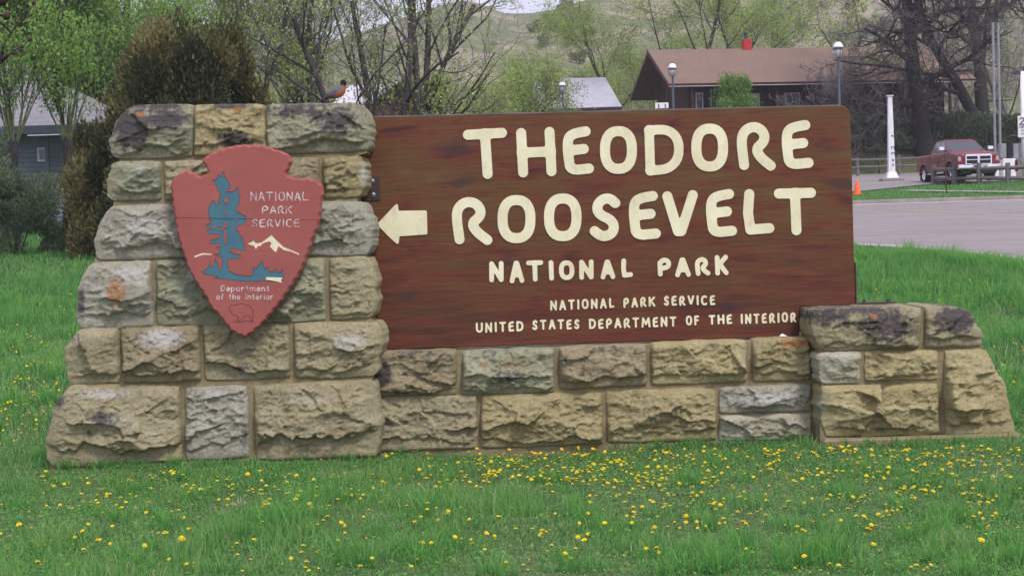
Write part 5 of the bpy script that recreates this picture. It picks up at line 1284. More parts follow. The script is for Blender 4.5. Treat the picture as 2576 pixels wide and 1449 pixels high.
for i, (px, d, H, lab) in enumerate([(2080, 124, 12, 'grey twiggy tree over the right half of the station roof'), (2210, 135, 14, 'grey twiggy tree above the white post'), (2380, 150, 15, 'grey twiggy tree behind the massive cottonwood'), (2540, 145, 15, 'grey twiggy tree at the right edge of the picture'), (2200, 112, 6, 'low grey thicket before the right end of the station'), (2060, 108, 5.0, 'low tangle of grey branches right of the green bush'), (2290, 107, 7, 'grey thicket hiding the right end of the station roof'), (2130, 107.5, 6, 'grey thicket under the nearest lamp'), (2150, 160, 16, 'far grey tree between station roof and cottonwood'), (2300, 165, 17, 'far grey tree behind the cottonwood crown'), (2450, 170, 17, 'far grey tree above the truck'), (2560, 165, 17, 'far grey tree behind the price sign')]):
    make_tree('bare_tree', lab, at(px, d), H, .22 if H > 10 else .08, 70+i, group=TG, nch=(9, 8, 7, 4) if H > 10 else (6, 6, 5, 4), stems=1 if H > 10 else 4, stem_spread=.6, ang=(.9, .8, .9, .9), ratio=(.68, .55, .5, .45), fork=.12, trop=.02, bark='barkfar', twig='twig', rmin=.012, leafmat='leaf_y' if i in (0, 2, 4) else None, nleaf=1500, lsz=.2, lspread=.5)

def bush(name, label, base, rx, ry, H, seed, leafmat, n, lsz, cat='bush', lst=1.5, lumps=14, bark='bark2', tone=.0, shape=.5, sp=.22, group=None, stemn=10, pt=0, tv=.12, plume=1.0):
    r = np.random.RandomState(seed); root = thing(name, label, cat, base, 0, group)
    # stems
    a = r.uniform(0, 6.28, stemn); d = np.stack([np.cos(a)*rx*.5, np.sin(a)*ry*.5, np.full(stemn, H*.8)], -1); d /= np.linalg.norm(d, axis=1, keepdims=True)
    P, R = branch(r, np.zeros((stemn, 3))-[0, 0, .1], d, np.full(stemn, H*.75), np.full(stemn, .012*H), 5, (0, 0, .05), .15)
    v, f = tubes(P, R, 5); link('trunk', mesh_np('trunk', v, [f], M[bark], True), root)
    # sprays grouped into lumps
    cz = r.rand(lumps)**.8; rad = np.sqrt(np.clip(1-np.abs(cz*1.05-.25)**2, .05, 1))*(1-pt*np.clip(cz-.35, 0, 1)/.65); ca = r.uniform(0, 6.28, lumps); q = r.uniform(.35, 1, lumps)**.5
    Cx = np.stack([np.cos(ca)*rx*rad*q*.8, np.sin(ca)*ry*rad*q*.8, cz*H*.88], -1); cr_ = r.uniform(.5, 1.35, lumps)*(1 if plume == 1 else r.uniform(.7, 1.35, lumps)); ct = r.normal(0, tv, lumps)
    pi = r.randint(0, lumps, n); u = r.normal(0, 1, (n, 3)); u /= np.linalg.norm(u, axis=1, keepdims=True); rr = r.rand(n)**.4
    c = Cx[pi]+u*(rr*cr_[pi])[:, None]*np.array([rx/plume, ry/plume, H*.45*plume])*sp*1.35
    c[:, 2] = np.abs(c[:, 2])
    dirv = u*.8+r.normal(0, .45, (n, 3))+np.array([0, 0, lst]); dirv /= np.linalg.norm(dirv, axis=1, keepdims=True)
    s = lsz*r.uniform(.5, 1.5, n); b_ = np.cross(dirv, r.normal(0, 1, (n, 3))); b_ /= np.linalg.norm(b_, axis=1, keepdims=True)
    vs = np.stack([c-b_*s[:, None]*.22, c+b_*s[:, None]*.22, c+dirv*s[:, None]], 1).reshape(-1, 3)
    tn = np.clip(.5+ct[pi]+.0*u[:, 2]+r.normal(0, .2, n)+tone, 0, 1)
    link('crown', mesh_np('crown', vs, [np.arange(n*3).reshape(-1, 3)], M[leafmat], False, {'tone': np.repeat(tn, 3)}), root)
    return root
bush('juniper', 'big dark olive-brown juniper rising behind the tall stone pier', at(485, 40), 3.5, 2.0, 5.7, 31, 'leaf_j', 130000, .105, 'juniper', lumps=100, sp=.14, plume=1.5, tv=.26, stemn=14, lst=1.0, pt=.5)
bush('juniper', 'low dark juniper hugging the left side of the tall pier', at(262, 41), 1.1, .9, 3.25, 32, 'leaf_j', 50000, .10, 'juniper', lumps=60, sp=.19, plume=1.3, tv=.18, lst=.8, tone=-.18)
bush('shrub', 'grey-green rounded shrub at the left edge of the lawn', at(25, 42.5), 1.45, 1.0, 2.15, 33, 'leaf_s', 34000, .075, 'shrub', lumps=30, sp=.26)
bush('shrub', 'tall pale twiggy shrub at the far left edge behind the rounded shrub', at(-30, 45), .6, .6, 3.3, 34, 'leaf_s', 7000, .08, 'shrub', lumps=20, sp=.3, tone=.25)
bush('green_bush', 'bright green bush in front of the brown station eave', at(1850, 107), 1.9, 1.2, 4.0, 35, 'leaf_b', 12000, .15, 'bush', lumps=45, sp=.24, pt=.4, tv=.2)
for i, (px, w_) in enumerate([(2190, 2.6), (2275, 2.2), (2380, 2.4), (2480, 2.6), (2590, 2.6), (2100, 2.2)]):
    bush('bank_shrub', ['low hedge clump on the bank left of the white post', 'low hedge clump on the bank right of the white post', 'low hedge clump on the bank behind the truck cab', 'low hedge clump on the bank left of the fuel pumps', 'low hedge clump on the bank behind the fuel pumps', 'low hedge clump on the bank by the brown shed wall'][i],
         at(px, 104.5), w_, .9, 2.1, 40+i, 'leaf_s', 9000, .2, 'shrub', lumps=18, sp=.3, group='hedge clumps along the bank', tone=.05)

# foreground bare branch with buds, entering at the top left corner
p0 = V(-60, 260, 6.5); brn = thing('budding_branch', 'dark bare twigs with reddish buds reaching in at the top left corner', 'branch', p0)
mb = MB()
tw = [[(-60, 260), (0, 160), (20, 140), (55, 118), (76, 100)], [(0, 160), (8, 118), (28, 82), (58, 50), (85, 8)], [(28, 82), (4, 60), (-30, 40)], [(-40, 30), (0, 40), (30, 35)], [(20, 140), (-6, 165)], [(58, 50), (66, 30), (72, 12)]]
for s in tw:
    P = [V(x, y, 6.5+.02*i)-p0 for i, (x, y) in enumerate(s)]; mb.tube(P, [.0055-.001*i for i in range(len(P))], 6)
mb.build('stem', M['bark'], brn)
for (x, y, s) in [(76, 100, 1), (55, 118, .9), (20, 140, .9), (85, 8, 1.1), (58, 50, .8), (66, 30, .8), (8, 118, .8), (16, 42, 2.0), (4, 0, 3.2), (28, 82, .8), (50, 128, .9), (30, 60, .7), (70, 16, .9), (36, 135, .9)]:
    q = V(x, y, 6.49)-p0; mb = MB(); R_ = .0085*s
    rr_ = random.Random(x)
    mb.lathe([(R_*.05, -R_), (R_*.7, -R_*.55), (R_, 0), (R_*.65, R_*.7), (R_*.05, R_*1.3)], 0, 0, 7)
    o = mb.build('bud', simple('bud_red', (.045, .018, .02), (.05, .025, .02), 60, .7) if x == 76 else bpy.data.materials['bud_red'], brn, True); o.location = q; o.rotation_euler = (rr_.uniform(-.6, .6), rr_.uniform(0, 1), 0)

# ================================================================== BUILDINGS
def quad(mb, p): mb.add(p, [(0, 1, 2, 3)])
def gable(name, label, loc, rz, L, D, wall_h, rise, ovx, ovy, wallm, roofm, soff, thick=.18):
    """long axis x (0..L), depth y (0..D); origin at front left wall corner"""
    root = thing(name, label, 'building', loc, rz)
    mb = MB(); mb.prism([(0, -4), (D, -4), (D, wall_h), (D/2, wall_h+rise*(D/2)/(D/2+ovy)), (0, wall_h)], 'x', 0, L); mb.build('wall', M[wallm], root)
    k = rise/(D/2+ovy)
    for s in (0, 1):
        y0 = -ovy if s == 0 else D+ovy; ym = D/2; z0 = wall_h-k*ovy+.06; z1 = wall_h+rise-k*ovy+.06
        mb = MB(); mb.hexa([(-ovx, y0, z0), (L+ovx, y0, z0), (L+ovx, ym, z1), (-ovx, ym, z1), (-ovx, y0, z0+thick), (L+ovx, y0, z0+thick), (L+ovx, ym, z1+thick), (-ovx, ym, z1+thick)])
        mb.build('roof', M[roofm], root)
        mb = MB(); mb.hexa([(-ovx+.05, y0+.05*(1-2*s), z0-.03), (L+ovx-.05, y0+.05*(1-2*s), z0-.03), (L+ovx-.05, ym, z1-.03), (-ovx+.05, ym, z1-.03), (-ovx+.05, y0+.05*(1-2*s), z0-.004), (L+ovx-.05, y0+.05*(1-2*s), z0-.004), (L+ovx-.05, ym, z1-.004), (-ovx+.05, ym, z1-.004)])
        mb.build('soffit', M[soff], root)
    return root
# station: brown shingle roof
ap = V(1629, 126, 112)          # apex of the left gable
k38 = F/112
rz = math.radians(9)
D_ = 8.0; ovx, ovy = 1.6, 1.5; rise = 2.75
gl = Vector((math.cos(rz), math.sin(rz), 0)); gd = Vector((-math.sin(rz), math.cos(rz), 0))
org = ap + gl*ovx - gd*(D_/2); org.z = ap.z-rise-.24+.0
wall_h = 3.4; 
kk = rise/(D_/2+ovy); base_z = ap.z-.24-(wall_h+rise-kk*ovy)
st = gable('station_building', 'long station building with brown shingle gable roof, red chimney and deep dark eaves', (org.x, org.y, base_z), rz, 17.5, D_, wall_h, rise, ovx, ovy, 'darkwood', 'shingle', 'soffit')
def swin(root, x0, x1, z0, z1, y=-.02, fm='trim'):
    mb = MB(); t = .07
    mb.box(x0, x1, y-.05, y, z1-t, z1); mb.box(x0, x1, y-.05, y, z0, z0+t); mb.box(x0, x0+t, y-.05, y, z0+t, z1-t); mb.box(x1-t, x1, y-.05, y, z0+t, z1-t)
    w = mb.build('window', M[fm], root); mb = MB(); mb.box(x0+t, x1-t, y-.02, y, z0+t, z1-t); mb.build('pane', M['glass'], w)
swin(st, .5, 1.0, 1.1, 2.4); swin(st, 1.5, 2.4, .9, 2.6); swin(st, 3.8, 4.8, .9, 2.3); swin(st, 6.5, 7.5, .9, 2.3); swin(st, 9.5, 10.5, .9, 2.3)
mb = MB()
for x in (0.0, 3.2, 5.6, 8, 11, 14, 17.4): mb = MB(); mb.box(x-.08, x+.08, -1.2, -1.04, -2, wall_h-.75); mb.build('porch_post', M['darkwood'], st)
mb = MB()
for i in range(30):
    mb.box(.05+i*.59, .09+i*.59, -.045, -.002, -.5, wall_h-.05)
mb.build('batten', M['darkwood'], st, kind='stuff')
mb = MB(); mb.box(-ovx, 17.5+ovx, -ovy-.05, -ovy-.005, wall_h-kk*ovy+.02, wall_h-kk*ovy+.24); mb.build('gutter', M['darkwood'], st)
mb = MB(); mb.box(-ovx, 17.5+ovx, -ovy-.06, -ovy-.052, wall_h-kk*ovy+.05, wall_h-kk*ovy+.085); mb.build('eave_trim', M['trim'], st)
mb = MB()
a0 = (-ovx-.02, -ovy, wall_h-kk*ovy+.0); a1 = (-ovx-.02, D_/2, wall_h+rise-kk*ovy+.0)
mb.hexa([(a0[0]-.05, a0[1], a0[2]), (a0[0], a0[1], a0[2]), (a1[0], a1[1], a1[2]), (a1[0]-.05, a1[1], a1[2]), (a0[0]-.05, a0[1], a0[2]+.26), (a0[0], a0[1], a0[2]+.26), (a1[0], a1[1], a1[2]+.26), (a1[0]-.05, a1[1], a1[2]+.26)])
mb.build('barge_board', M['brownwood'], st)
cp = 5.25; mb = MB(); mb.box(cp-.27, cp+.27, D_/2-.3, D_/2+.3, wall_h+rise-kk*ovy-.3, wall_h+rise-kk*ovy+.85, .02); ch = mb.build('chimney', M['brickred'], st)
mb = MB(); mb.lathe([(.1, wall_h+rise-kk*ovy+.85), (.1, wall_h+rise-kk*ovy+1.15), (.14, wall_h+rise-kk*ovy+1.17), (.14, wall_h+rise-kk*ovy+1.3)], cp-.05, D_/2, 10); mb.build('flue', M['cable'], ch)
mb = MB(); mb.lathe([(.07, wall_h+rise-kk*ovy-.1), (.07, wall_h+rise-kk*ovy+.35)], .9, D_/2, 8); mb.build('vent_pipe', M['grey'], st)
for x in (11.2, 14.6):
    mb = MB(); zc = wall_h+rise-kk*ovy-.35; mb.box(x-.22, x+.22, D_/2-1.2, D_/2-.8, zc-.1, zc+.22, .03); mb.build('roof_vent', M['white'], st)
# small sign hanging by the station corner, two dark marks
sp_ = V(1665, 267, 106); w_ = .42
sgn = thing('hanging_sign', 'small white plate with dark marks hanging at the station corner', 'sign', (sp_.x, 106, sp_.z))
mb = MB(); mb.box(-w_, w_, 0, .04, -.16, .2, .01); mb.build('plate', M['white'], sgn)
for x in (-.2, .22):
    mb = MB(); mb.box(x-.035, x+.035, -.006, -.002, -.08, .12); mb.box(x-.035, x+.06, -.006, -.002, -.13, -.09); mb.build('mark', M['black'], sgn)
mb = MB(); mb.tube([(-.3, .02, .2), (-.3, .02, .9)], .012, 6); mb.tube([(.3, .02, .2), (.3, .02, .9)], .012, 6); mb.build('hanger', M['cable'], sgn)
# brown board shed at the right end of the station
sb = V(2145, 300, 108.5); shed = thing('board_shed', 'brown vertical board shed wall right of the sign behind the white post', 'shed', (sb.x, 108.5, float(gz(0, 108.5))))
for i in range(14):
    mb = MB(); mb.box(-1.5+i*.36, -1.5+i*.36+.335, 0, .05, -.3, 2.1+.0*i); o = mb.build('board', M['brownwood'], shed)
mb = MB(); mb.box(-1.6, 3.65, .05, 3, -.3, 2.1); mb.build('wall', M['darkwood'], shed)
mb = MB(); mb.hexa([(-1.8, -.3, 2.12), (3.8, -.3, 2.12), (3.8, 3.2, 2.6), (-1.8, 3.2, 2.6), (-1.8, -.3, 2.22), (3.8, -.3, 2.22), (3.8, 3.2, 2.72), (-1.8, 3.2, 2.72)]); mb.build('roof', M['darkwood'], shed)
# left house
hp = V(0, 152, 60); hb = at(215, 54.5)
e1 = V(-330, 300, 54); e2 = V(250, 322, 54)
hz = float(gz(0, 56)); H2 = e2.z-hz
house = thing('grey_roof_house', 'low house with pale blue siding and light grey roof behind the green shoots', 'house', (e2.x, 54, hz))
LL = e2.x-e1.x
mb = MB()
nb = int(H2/.15)
for i in range(nb):
    z = i*.15; mb = MB(); mb.hexa([(-LL, .5, z), (-.25, .5, z), (-.25, .56, z), (-LL, .56, z), (-LL, .535, z+.146), (-.25, .535, z+.146), (-.25, .56, z+.146), (-LL, .56, z+.146)]); mb.build('siding_board', M['palewall'], house)
mb = MB(); mb.box(-LL, -.3, .56, 9, -.5, H2); mb.build('wall', M['palewall'], house)
rtop = hp.z-hz+.35; 
mb = MB(); mb.add([(-LL-.3, -.35, H2), (.5, -.35, H2), (-5.2, 5.0, rtop), (-LL-.3, 5.0, rtop+.0), (-LL-.3, -.35, H2+.12), (.5, -.35, H2+.12), (-5.2, 5, rtop+.12), (-LL-.3, 5, rtop+.12), (.5, 9.6, H2), (.5, 9.6, H2+.12), (-LL-.3, 9.6, H2), (-LL-.3, 9.6, H2+.12)],
             [(0, 1, 2, 3), (4, 7, 6, 5), (0, 4, 5, 1), (1, 8, 2), (5, 6, 9), (1, 5, 9, 8), (2, 8, 10, 3), (6, 7, 11, 9), (8, 9, 11, 10)])
mb.build('roof', M['greyroof'], house)
mb = MB(); mb.box(-LL-.3, .5, -.42, -.352, H2-.16, H2+.10); mb.build('fascia', M['cable'], house)
mb = MB(); mb.box(-LL-.3, .5, -.36, .5, H2-.1, H2-.05); mb.build('soffit', M['cable'], house)
mb = MB(); mb.box(-2.2, .2, -.46, -.425, H2-.22, H2-.19); mb.build('gutter_edge', M['trim'], house)
wx0 = V(83, 370, 54).x-e2.x; wx1 = V(108, 370, 54).x-e2.x; wz0 = V(90, 406, 54).z-hz; wz1 = V(90, 370, 54).z-hz
swin(house, wx0, wx1, wz0, wz1, .49)
wx = V(55, 470, 54).x-e2.x
for x0 in (V(118, 450, 54).x-e2.x,):
    mb = MB(); mb.box(x0-.06, x0+.06, .1, .22, -.2, H2); mb.build('post', M['cable'], house)
mb = MB(); mb.box(-LL, 0, .2, .49, -.3, .12); mb.build('foundation', M['cable'], house)
# low grey metal-roofed building in the middle distance
g0 = V(1345, 276, 135); g1 = V(1565, 270, 135); gb = thing('grey_metal_building', 'long low building with pale grey roof behind the middle lamp post', 'building', (g0.x, 135, float(gz(0, 135))))
Lg = g1.x-g0.x; zt = V(1450, 200, 140).z-float(gz(0, 135)); zb = V(1450, 276, 135).z-float(gz(0, 135))
mb = MB(); mb.box(.3, Lg-.3, .5, 8, -2, zb); mb.build('wall', M['palewall'], gb)
mb = MB(); mb.hexa([(0, 0, zb), (Lg, 0, zb), (Lg-1.0, 5, zt), (0, 5, zt), (0, 0, zb+.1), (Lg, 0, zb+.1), (Lg-1.0, 5, zt+.1), (0, 5, zt+.1)]); mb.build('roof', M['metalroof'], gb)
mb = MB(); mb.hexa([(0, 5, zt), (Lg-1, 5, zt), (Lg, 9, zb), (0, 9, zb), (0, 5, zt+.1), (Lg-1, 5, zt+.1), (Lg, 9, zb+.1), (0, 9, zb+.1)]); mb.build('roof', M['metalroof'], gb)
mb = MB(); mb.box(0, Lg, -.06, -.003, zb-.12, zb+.12); mb.build('gutter', M['darkwood'], gb)
# small gabled building with white barge board behind the many-stemmed tree
c0 = V(1055, 292, 70); c1 = V(1080, 205, 70)
zg = float(gz(0, 72)); ax = V(1000, 200, 70)
gh = thing('gabled_house', 'small red-brown house with pale barge boards and white roof behind the many-stemmed tree', 'house', (ax.x, 72, zg))
apz = V(1000, 205, 72).z-zg; half = 2.6; ez = V(1060, 290, 72).z-zg-.6
mb = MB(); mb.prism([(-half+.3, -1), (half-.3, -1), (half-.3, ez+.2), (0, apz-.15), (-half+.3, ez+.2)], 'y', 0, 6); mb.build('wall', simple('red_brown_wall', (.14, .07, .06), None, 3), gh)
for s in (-1, 1):
    mb = MB(); mb.hexa([(0, -.5, apz), (s*(half+.6), -.5, ez-.2), (s*(half+.6), 6.4, ez-.2), (0, 6.4, apz), (0, -.5, apz+.12), (s*(half+.6), -.5, ez-.08), (s*(half+.6), 6.4, ez-.08), (0, 6.4, apz+.12)]); mb.build('roof', M['greyroof'], gh)
    mb = MB(); mb.hexa([(0, -.56, apz-.05), (s*(half+.6), -.56, ez-.25), (s*(half+.6), -.503, ez-.25), (0, -.503, apz-.05), (0, -.56, apz+.16), (s*(half+.6), -.56, ez-.04), (s*(half+.6), -.503, ez-.04), (0, -.503, apz+.16)]); mb.build('barge_board', M['trim'], gh)
c0 = V(840, 245, 100); c1 = V(985, 205, 100); zg = float(gz(0, 100))
wr = thing('white_roof_shed', 'pale roofed shed glimpsed behind the robin and tree trunks', 'shed', (c0.x, 100, zg))
zt = V(900, 205, 100).z-zg; zb = V(900, 262, 100).z-zg; Lw = c1.x-c0.x
mb = MB(); mb.hexa([(0, 0, zb), (Lw, 0, zb), (Lw, 4, zt), (0, 4, zt), (0, 0, zb+.1), (Lw, 0, zb+.1), (Lw, 4, zt+.1), (0, 4, zt+.1)]); mb.build('roof', M['trim'], wr)
mb = MB(); mb.box(.2, Lw-.2, .3, 3.9, -1, zb); mb.build('wall', M['palewall'], wr)

# ================================================================== LAMP POSTS
def lamp(label, px, ytop, d, hw):
    """hw head half width in m"""
    zt = V(px, ytop, d); zgr = float(gz(zt.x, d)); H = zt.z-zgr
    root = thing('street_lamp', label, 'street lamp', (zt.x, d, zgr), 0, 'white globe lamp posts')
    s = hw; hb_ = H-s*3.7
    mb = MB(); mb.lathe([(.13, 0), (.13, .5), (.075, .6), (.065, hb_)], 0, 0, 10); mb.build('pole', M['cable'], root, True)
    mb = MB(); mb.lathe([(.03, hb_), (s*.35, hb_+s*.3), (s*.62, hb_+s*.6), (s*.72, hb_+s*1.0), (s*.78, hb_+s*2.0)], 0, 0, 16); mb.build('glass', M['lampgl'], root, True)
    mb = MB()
    for k in range(4):
        a = k*math.pi/2+.3; mb.tube([(0, 0, hb_), (s*.6*math.cos(a), s*.6*math.sin(a), hb_+s*.25), (s*.95*math.cos(a), s*.95*math.sin(a), hb_+s*.8), (s*math.cos(a), s*math.sin(a), hb_+s*2.0)], .016, 5)
    mb.lathe([(s*1.02, hb_+s*1.95), (s*1.02, hb_+s*2.12)], 0, 0, 16); mb.build('cage', M['cable'], root)
    mb = MB(); mb.lathe([(s, hb_+s*2.06), (s*.98, hb_+s*2.4), (s*.82, hb_+s*2.85), (s*.5, hb_+s*3.2), (s*.15, hb_+s*3.3)], 0, 0, 18); mb.build('dome', M['milk'], root, True)
    mb = MB(); mb.lathe([(s*.2, hb_+s*3.28), (s*.2, hb_+s*3.42), (s*.06, hb_+s*3.5), (s*.03, hb_+s*3.7)], 0, 0, 8); mb.build('finial', M['cable'], root)
lamp('nearest and tallest globe lamp post, above the right end of the sign', 2108, 101, 79, .235)
lamp('globe lamp post in front of the left end of the station', 1691, 156, 95, .235)
lamp('small distant globe lamp post above the middle of the sign', 1414, 203, 118, .24)
lamp('tiniest faint globe lamp post above the left half of the sign', 1189, 231, 155, .2)

# ================================================================== WHITE POST, CONE, STAKE
g = G(2243, 458); wp = thing('white_post', 'peeling white square post on a concrete block beside the drive, above the orange cone', 'post', (g.x, g.y, g.z))
Hh = V(2238, 240, g.y).z-g.z; sx = V(2238, 240, g.y).x-V(2243, 458, g.y).x
mb = MB(); w0, w1 = .17, .10
mb.hexa([(-w0, -w0, .15), (w0, -w0, .15), (w0, w0, .15), (-w0, w0, .15), (-w1+sx*0, -w1, Hh-.06), (w1, -w1, Hh-.06), (w1, w1, Hh-.06), (-w1, w1, Hh-.06)]); mb.build('shaft', simple('peeling_white', (.80, .80, .84), (.62, .60, .64), 1.5, .6, stretch=(6, 6, 1)), wp)
mb = MB(); mb.box(-.17, .17, -.15, .15, Hh-.06, Hh-.005); mb.build('cap', M['trim'], wp)
mb = MB(); mb.box(-.56, .56, -.4, .4, -.1, .19, .03); mb.build('base', M['curb'], wp)
mb = MB(); mb.hexa([(-.3, -.3, .19), (.3, -.3, .19), (.3, .3, .19), (-.3, .3, .19), (-.2, -.2, .5), (.2, -.2, .5), (.2, .2, .5), (-.2, .2, .5)]); mb.build('foot', M['white'], wp)
# dark stroke marks down the shaft
for zc, wd, hg in ((2.25, .05, .10), (1.62, .08, .16), (1.35, .08, .14), (1.02, .04, .12), (.8, .04, .1)):
    wloc = w0+(w1-w0)*(zc-.15)/(Hh-.21)
    mb = MB(); mb.box(-wd+.06, -wd+.10, -wloc-.008, -wloc-.003, zc, zc+hg); mb.box(-wd+.06, wd+.06, -wloc-.008, -wloc-.003, zc+hg-.04, zc+hg-.005); mb.box(wd+.03, wd+.06, -wloc-.008, -wloc-.003, zc, zc+hg-.05); mb.build('mark', M['purple'], wp)
g = G(2157, 491); cn = thing('traffic_cone', 'orange traffic cone on the grass edge right beside the sign board', 'traffic cone', g)
mb = MB(); mb.lathe([(.16, .03), (.15, .05), (.045, .60), (.03, .615)], 0, 0, 20); mb.build('cone', M['orange'], cn, True)
mb = MB(); mb.box(-.2, .2, -.2, .2, 0, .035, .01); mb.build('base', M['orange'], cn)
g = G(2381, 487); o = thing('stake', 'thin brown sapling stake standing in the verge before the truck', 'stake', g)
hs = V(2379, 380, g.y).z-g.z; mb = MB(); mb.tube([(0, 0, -.1), (-.01, 0, hs*.5), (-.05, 0, hs)], [.035, .028, .012], 7); mb.build('pole', M['brownwood'], o)

# ================================================================== RAIL FENCES
def rail_fence(label, pts, posth, rails, pr, rr, name='rail_fence'):
    root = thing(name, label, 'fence', pts[0])
    P = [Vector(p)-Vector(pts[0]) for p in pts]
    for i, p in enumerate(P):
        mb = MB(); t = rnd.uniform(-.03, .03); mb.tube([p+Vector((0, 0, -.3)), p+Vector((t, 0, posth*.6)), p+Vector((t, 0, posth*rnd.uniform(.95, 1.05)))], [pr*1.1, pr, pr*.85], 8); mb.build('post', M['wood'], root)
    for i in range(len(P)-1):
        for h in rails:
            a, b_ = P[i]+Vector((0, -.04, h+rnd.uniform(-.04, .04))), P[i+1]+Vector((0, -.04, h+rnd.uniform(-.04, .04))); d = (b_-a).normalized()*.1
            mid = (a+b_)/2+Vector((0, 0, rnd.uniform(-.03, .03))); mb = MB(); mb.tube([a-d, a, mid, b_, b_+d], [rr*.7, rr, rr*1.1, rr, rr*.7], 7); mb.build('rail', M['wood'], root)
fx = []
for (px, py) in [(2349, 464), (2401, 465.5), (2465, 465), (2536, 465), (2600, 464), (2670, 464)]: fx.append(tuple(G(px, py)))
rail_fence('grey split-rail fence with thick posts in front of the truck', fx, .95, (.28, .72), .13, .085)
fx = []
for px in (2060, 2158, 2262, 2372, 2482, 2600, 2700): p = ground_pt(px, 97, 440); fx.append(tuple(p))
rail_fence('long weathered rail fence at the back of the lot behind the truck and white post', fx, 1.15, (.55, .98), .10, .06)

# ================================================================== TRUCK
gT = G(2338, 461); 
tx = V(2408, 455, 79).x; tY = 79.0; tz = float(gz(tx, tY))+.05
truck = thing('pickup_truck', 'dark red crew cab pickup truck with chrome grille parked behind the rail fence', 'pickup truck', (tx, tY, tz), math.radians(-86))
def arch(cx, r, n=9): return [(cx+r*math.cos(math.radians(a)), .40+r*math.sin(math.radians(a))) for a in [180-180*i/n for i in range(n+1)]]
# lower body side profile (x forward)
prof = [(-2.95, .62)]+[(-2.42, .55)]+arch(-1.9, .52)[0:]+[(-1.3, .5), (1.33, .5)]+arch(1.9, .52)+[(2.5, .55), (2.88, .55), (2.93, .75), (2.93, 1.12), (2.86, 1.22), (2.6, 1.29), (1.35, 1.40), (-.95, 1.40), (-.97, 1.37), (-2.93, 1.37), (-2.97, 1.3)]
def body_half():
    mb = MB(); W = .98; n = len(prof)
    rows = []
    for y, sx_, zf in ((-W+.10, 1.0, 1.0), (-W, 1.0, 1.0), (-W, 1, 1), (W, 1, 1), (W, 1, 1), (W-.10, 1, 1)): pass
    # cross stations: shoulder tucked in at the top
    sec = [(-.86, .0), (-1.0, .06), (1.0, .06), (.86, .0)]
    vs = []
    for (y, ins) in ((-.80, 0), (-.97, .04), (-1.0, .09)):
        for (x, z) in prof:
            cx, cz = 0, .95
            k = 1-ins*.0
            zz = z-(ins if z > 1.2 else 0); xx = x-(ins*1.2 if x > 2.8 else 0)
            vs.append((xx, y*(1.0 if z < 1.0 else 1-.035*(z-1.0)/.4), zz))
    m = len(vs); f = []
    vs += [(x, -y, z) for (x, y, z) in vs]
    for r_ in range(2):
        for i in range(n):
            j = (i+1) % n
            f.append((r_*n+i, r_*n+j, (r_+1)*n+j, (r_+1)*n+i)); f.append((m+r_*n+j, m+r_*n+i, m+(r_+1)*n+i, m+(r_+1)*n+j))
    for i in range(n):
        j = (i+1) % n; f.append((i, m+i, m+j, j))
    f.append(tuple(2*n+i for i in range(n))); f.append(tuple(m+2*n+i for i in range(n-1, -1, -1)))
    mb.add(vs, f); return mb
body_half().build('body', M['paint'], truck)
mb = MB()   # raised hood centre
mb.hexa([(2.80, -.62, 1.20), (2.80, .62, 1.20), (1.35, .74, 1.38), (1.35, -.74, 1.38), (2.74, -.55, 1.29), (2.74, .55, 1.29), (1.30, .66, 1.475), (1.30, -.66, 1.475)]); mb.build('hood', M['paint'], truck)
mb = MB(); gh_ = [(1.38, .90, 1.385), (1.38, -.90, 1.385), (-.98, -.92, 1.385), (-.98, .92, 1.385), (.52, .70, 1.93), (.52, -.70, 1.93), (-.72, -.72, 1.93), (-.72, .72, 1.93)]
mb.hexa(gh_)
top_ = [(.52, .70, 1.932), (.52, -.70, 1.932), (-.72, -.72, 1.932), (-.72, .72, 1.932), (.36, .60, 1.985), (.36, -.60, 1.985), (-.62, -.6, 1.985), (-.62, .6, 1.985)]
mb.hexa(top_); mb.build('cab', M['paint'], truck)
def pane(name, pts, out_):
    mb = MB(); P = [Vector(p) for p in pts]; nrm = (P[1]-P[0]).cross(P[2]-P[0]).normalized()
    if nrm.dot(Vector(out_)) < 0: nrm = -nrm
    c = sum(P, Vector())/len(P); P = [c+(p-c)*.97 for p in P]; n = len(P)
    mb.add([p+nrm*.012 for p in P]+[p-nrm*.01 for p in P], [tuple(range(n)), tuple(range(2*n-1, n-1, -1))]+[(i, (i+1) % n, (i+1) % n+n, i+n) for i in range(n)]); return mb.build(name, M['glass'], truck)
def L3(a, b_, t): return tuple(a[i]+(b_[i]-a[i])*t for i in range(3))
g_ = gh_
pane('windshield', [L3(g_[0], g_[4], .12), L3(g_[1], g_[5], .12), L3(g_[1], g_[5], .90), L3(g_[0], g_[4], .90)], (1, 0, .5))
for s, (a, b_, c, d) in ((1, (g_[0], g_[3], g_[7], g_[4])), (-1, (g_[1], g_[2], g_[6], g_[5]))):
    bl_, br__ = L3(a, d, .10), L3(b_, c, .10); tl_, tr_ = L3(a, d, .88), L3(b_, c, .88)
    pane('side_window', [L3(bl_, br__, .10), L3(bl_, br__, .50), L3(tl_, tr_, .47), L3(tl_, tr_, .06)], (0, s, 0))
    pane('side_window', [L3(bl_, br__, .53), L3(bl_, br__, .90), L3(tl_, tr_, .90), L3(tl_, tr_, .51)], (0, s, 0))
mb = MB()     # grille surround + cross bars
mb.box(2.90, 2.97, -.60, .60, 1.10, 1.19, .015); mb.box(2.90, 2.96, -.60, .60, .72, .765, .01)
mb.box(2.90, 2.965, -.62, -.55, .74, 1.13, .01); mb.box(2.90, 2.965, .55, .62, .74, 1.13, .01)
mb.box(2.90, 2.955, -.05, .05, .76, 1.11, .01); mb.box(2.90, 2.95, -.56, -.05, .925, .96, .005); mb.box(2.90, 2.95, .05, .56, .925, .96, .005)
gr = mb.build('grille', M['chrome'], truck)
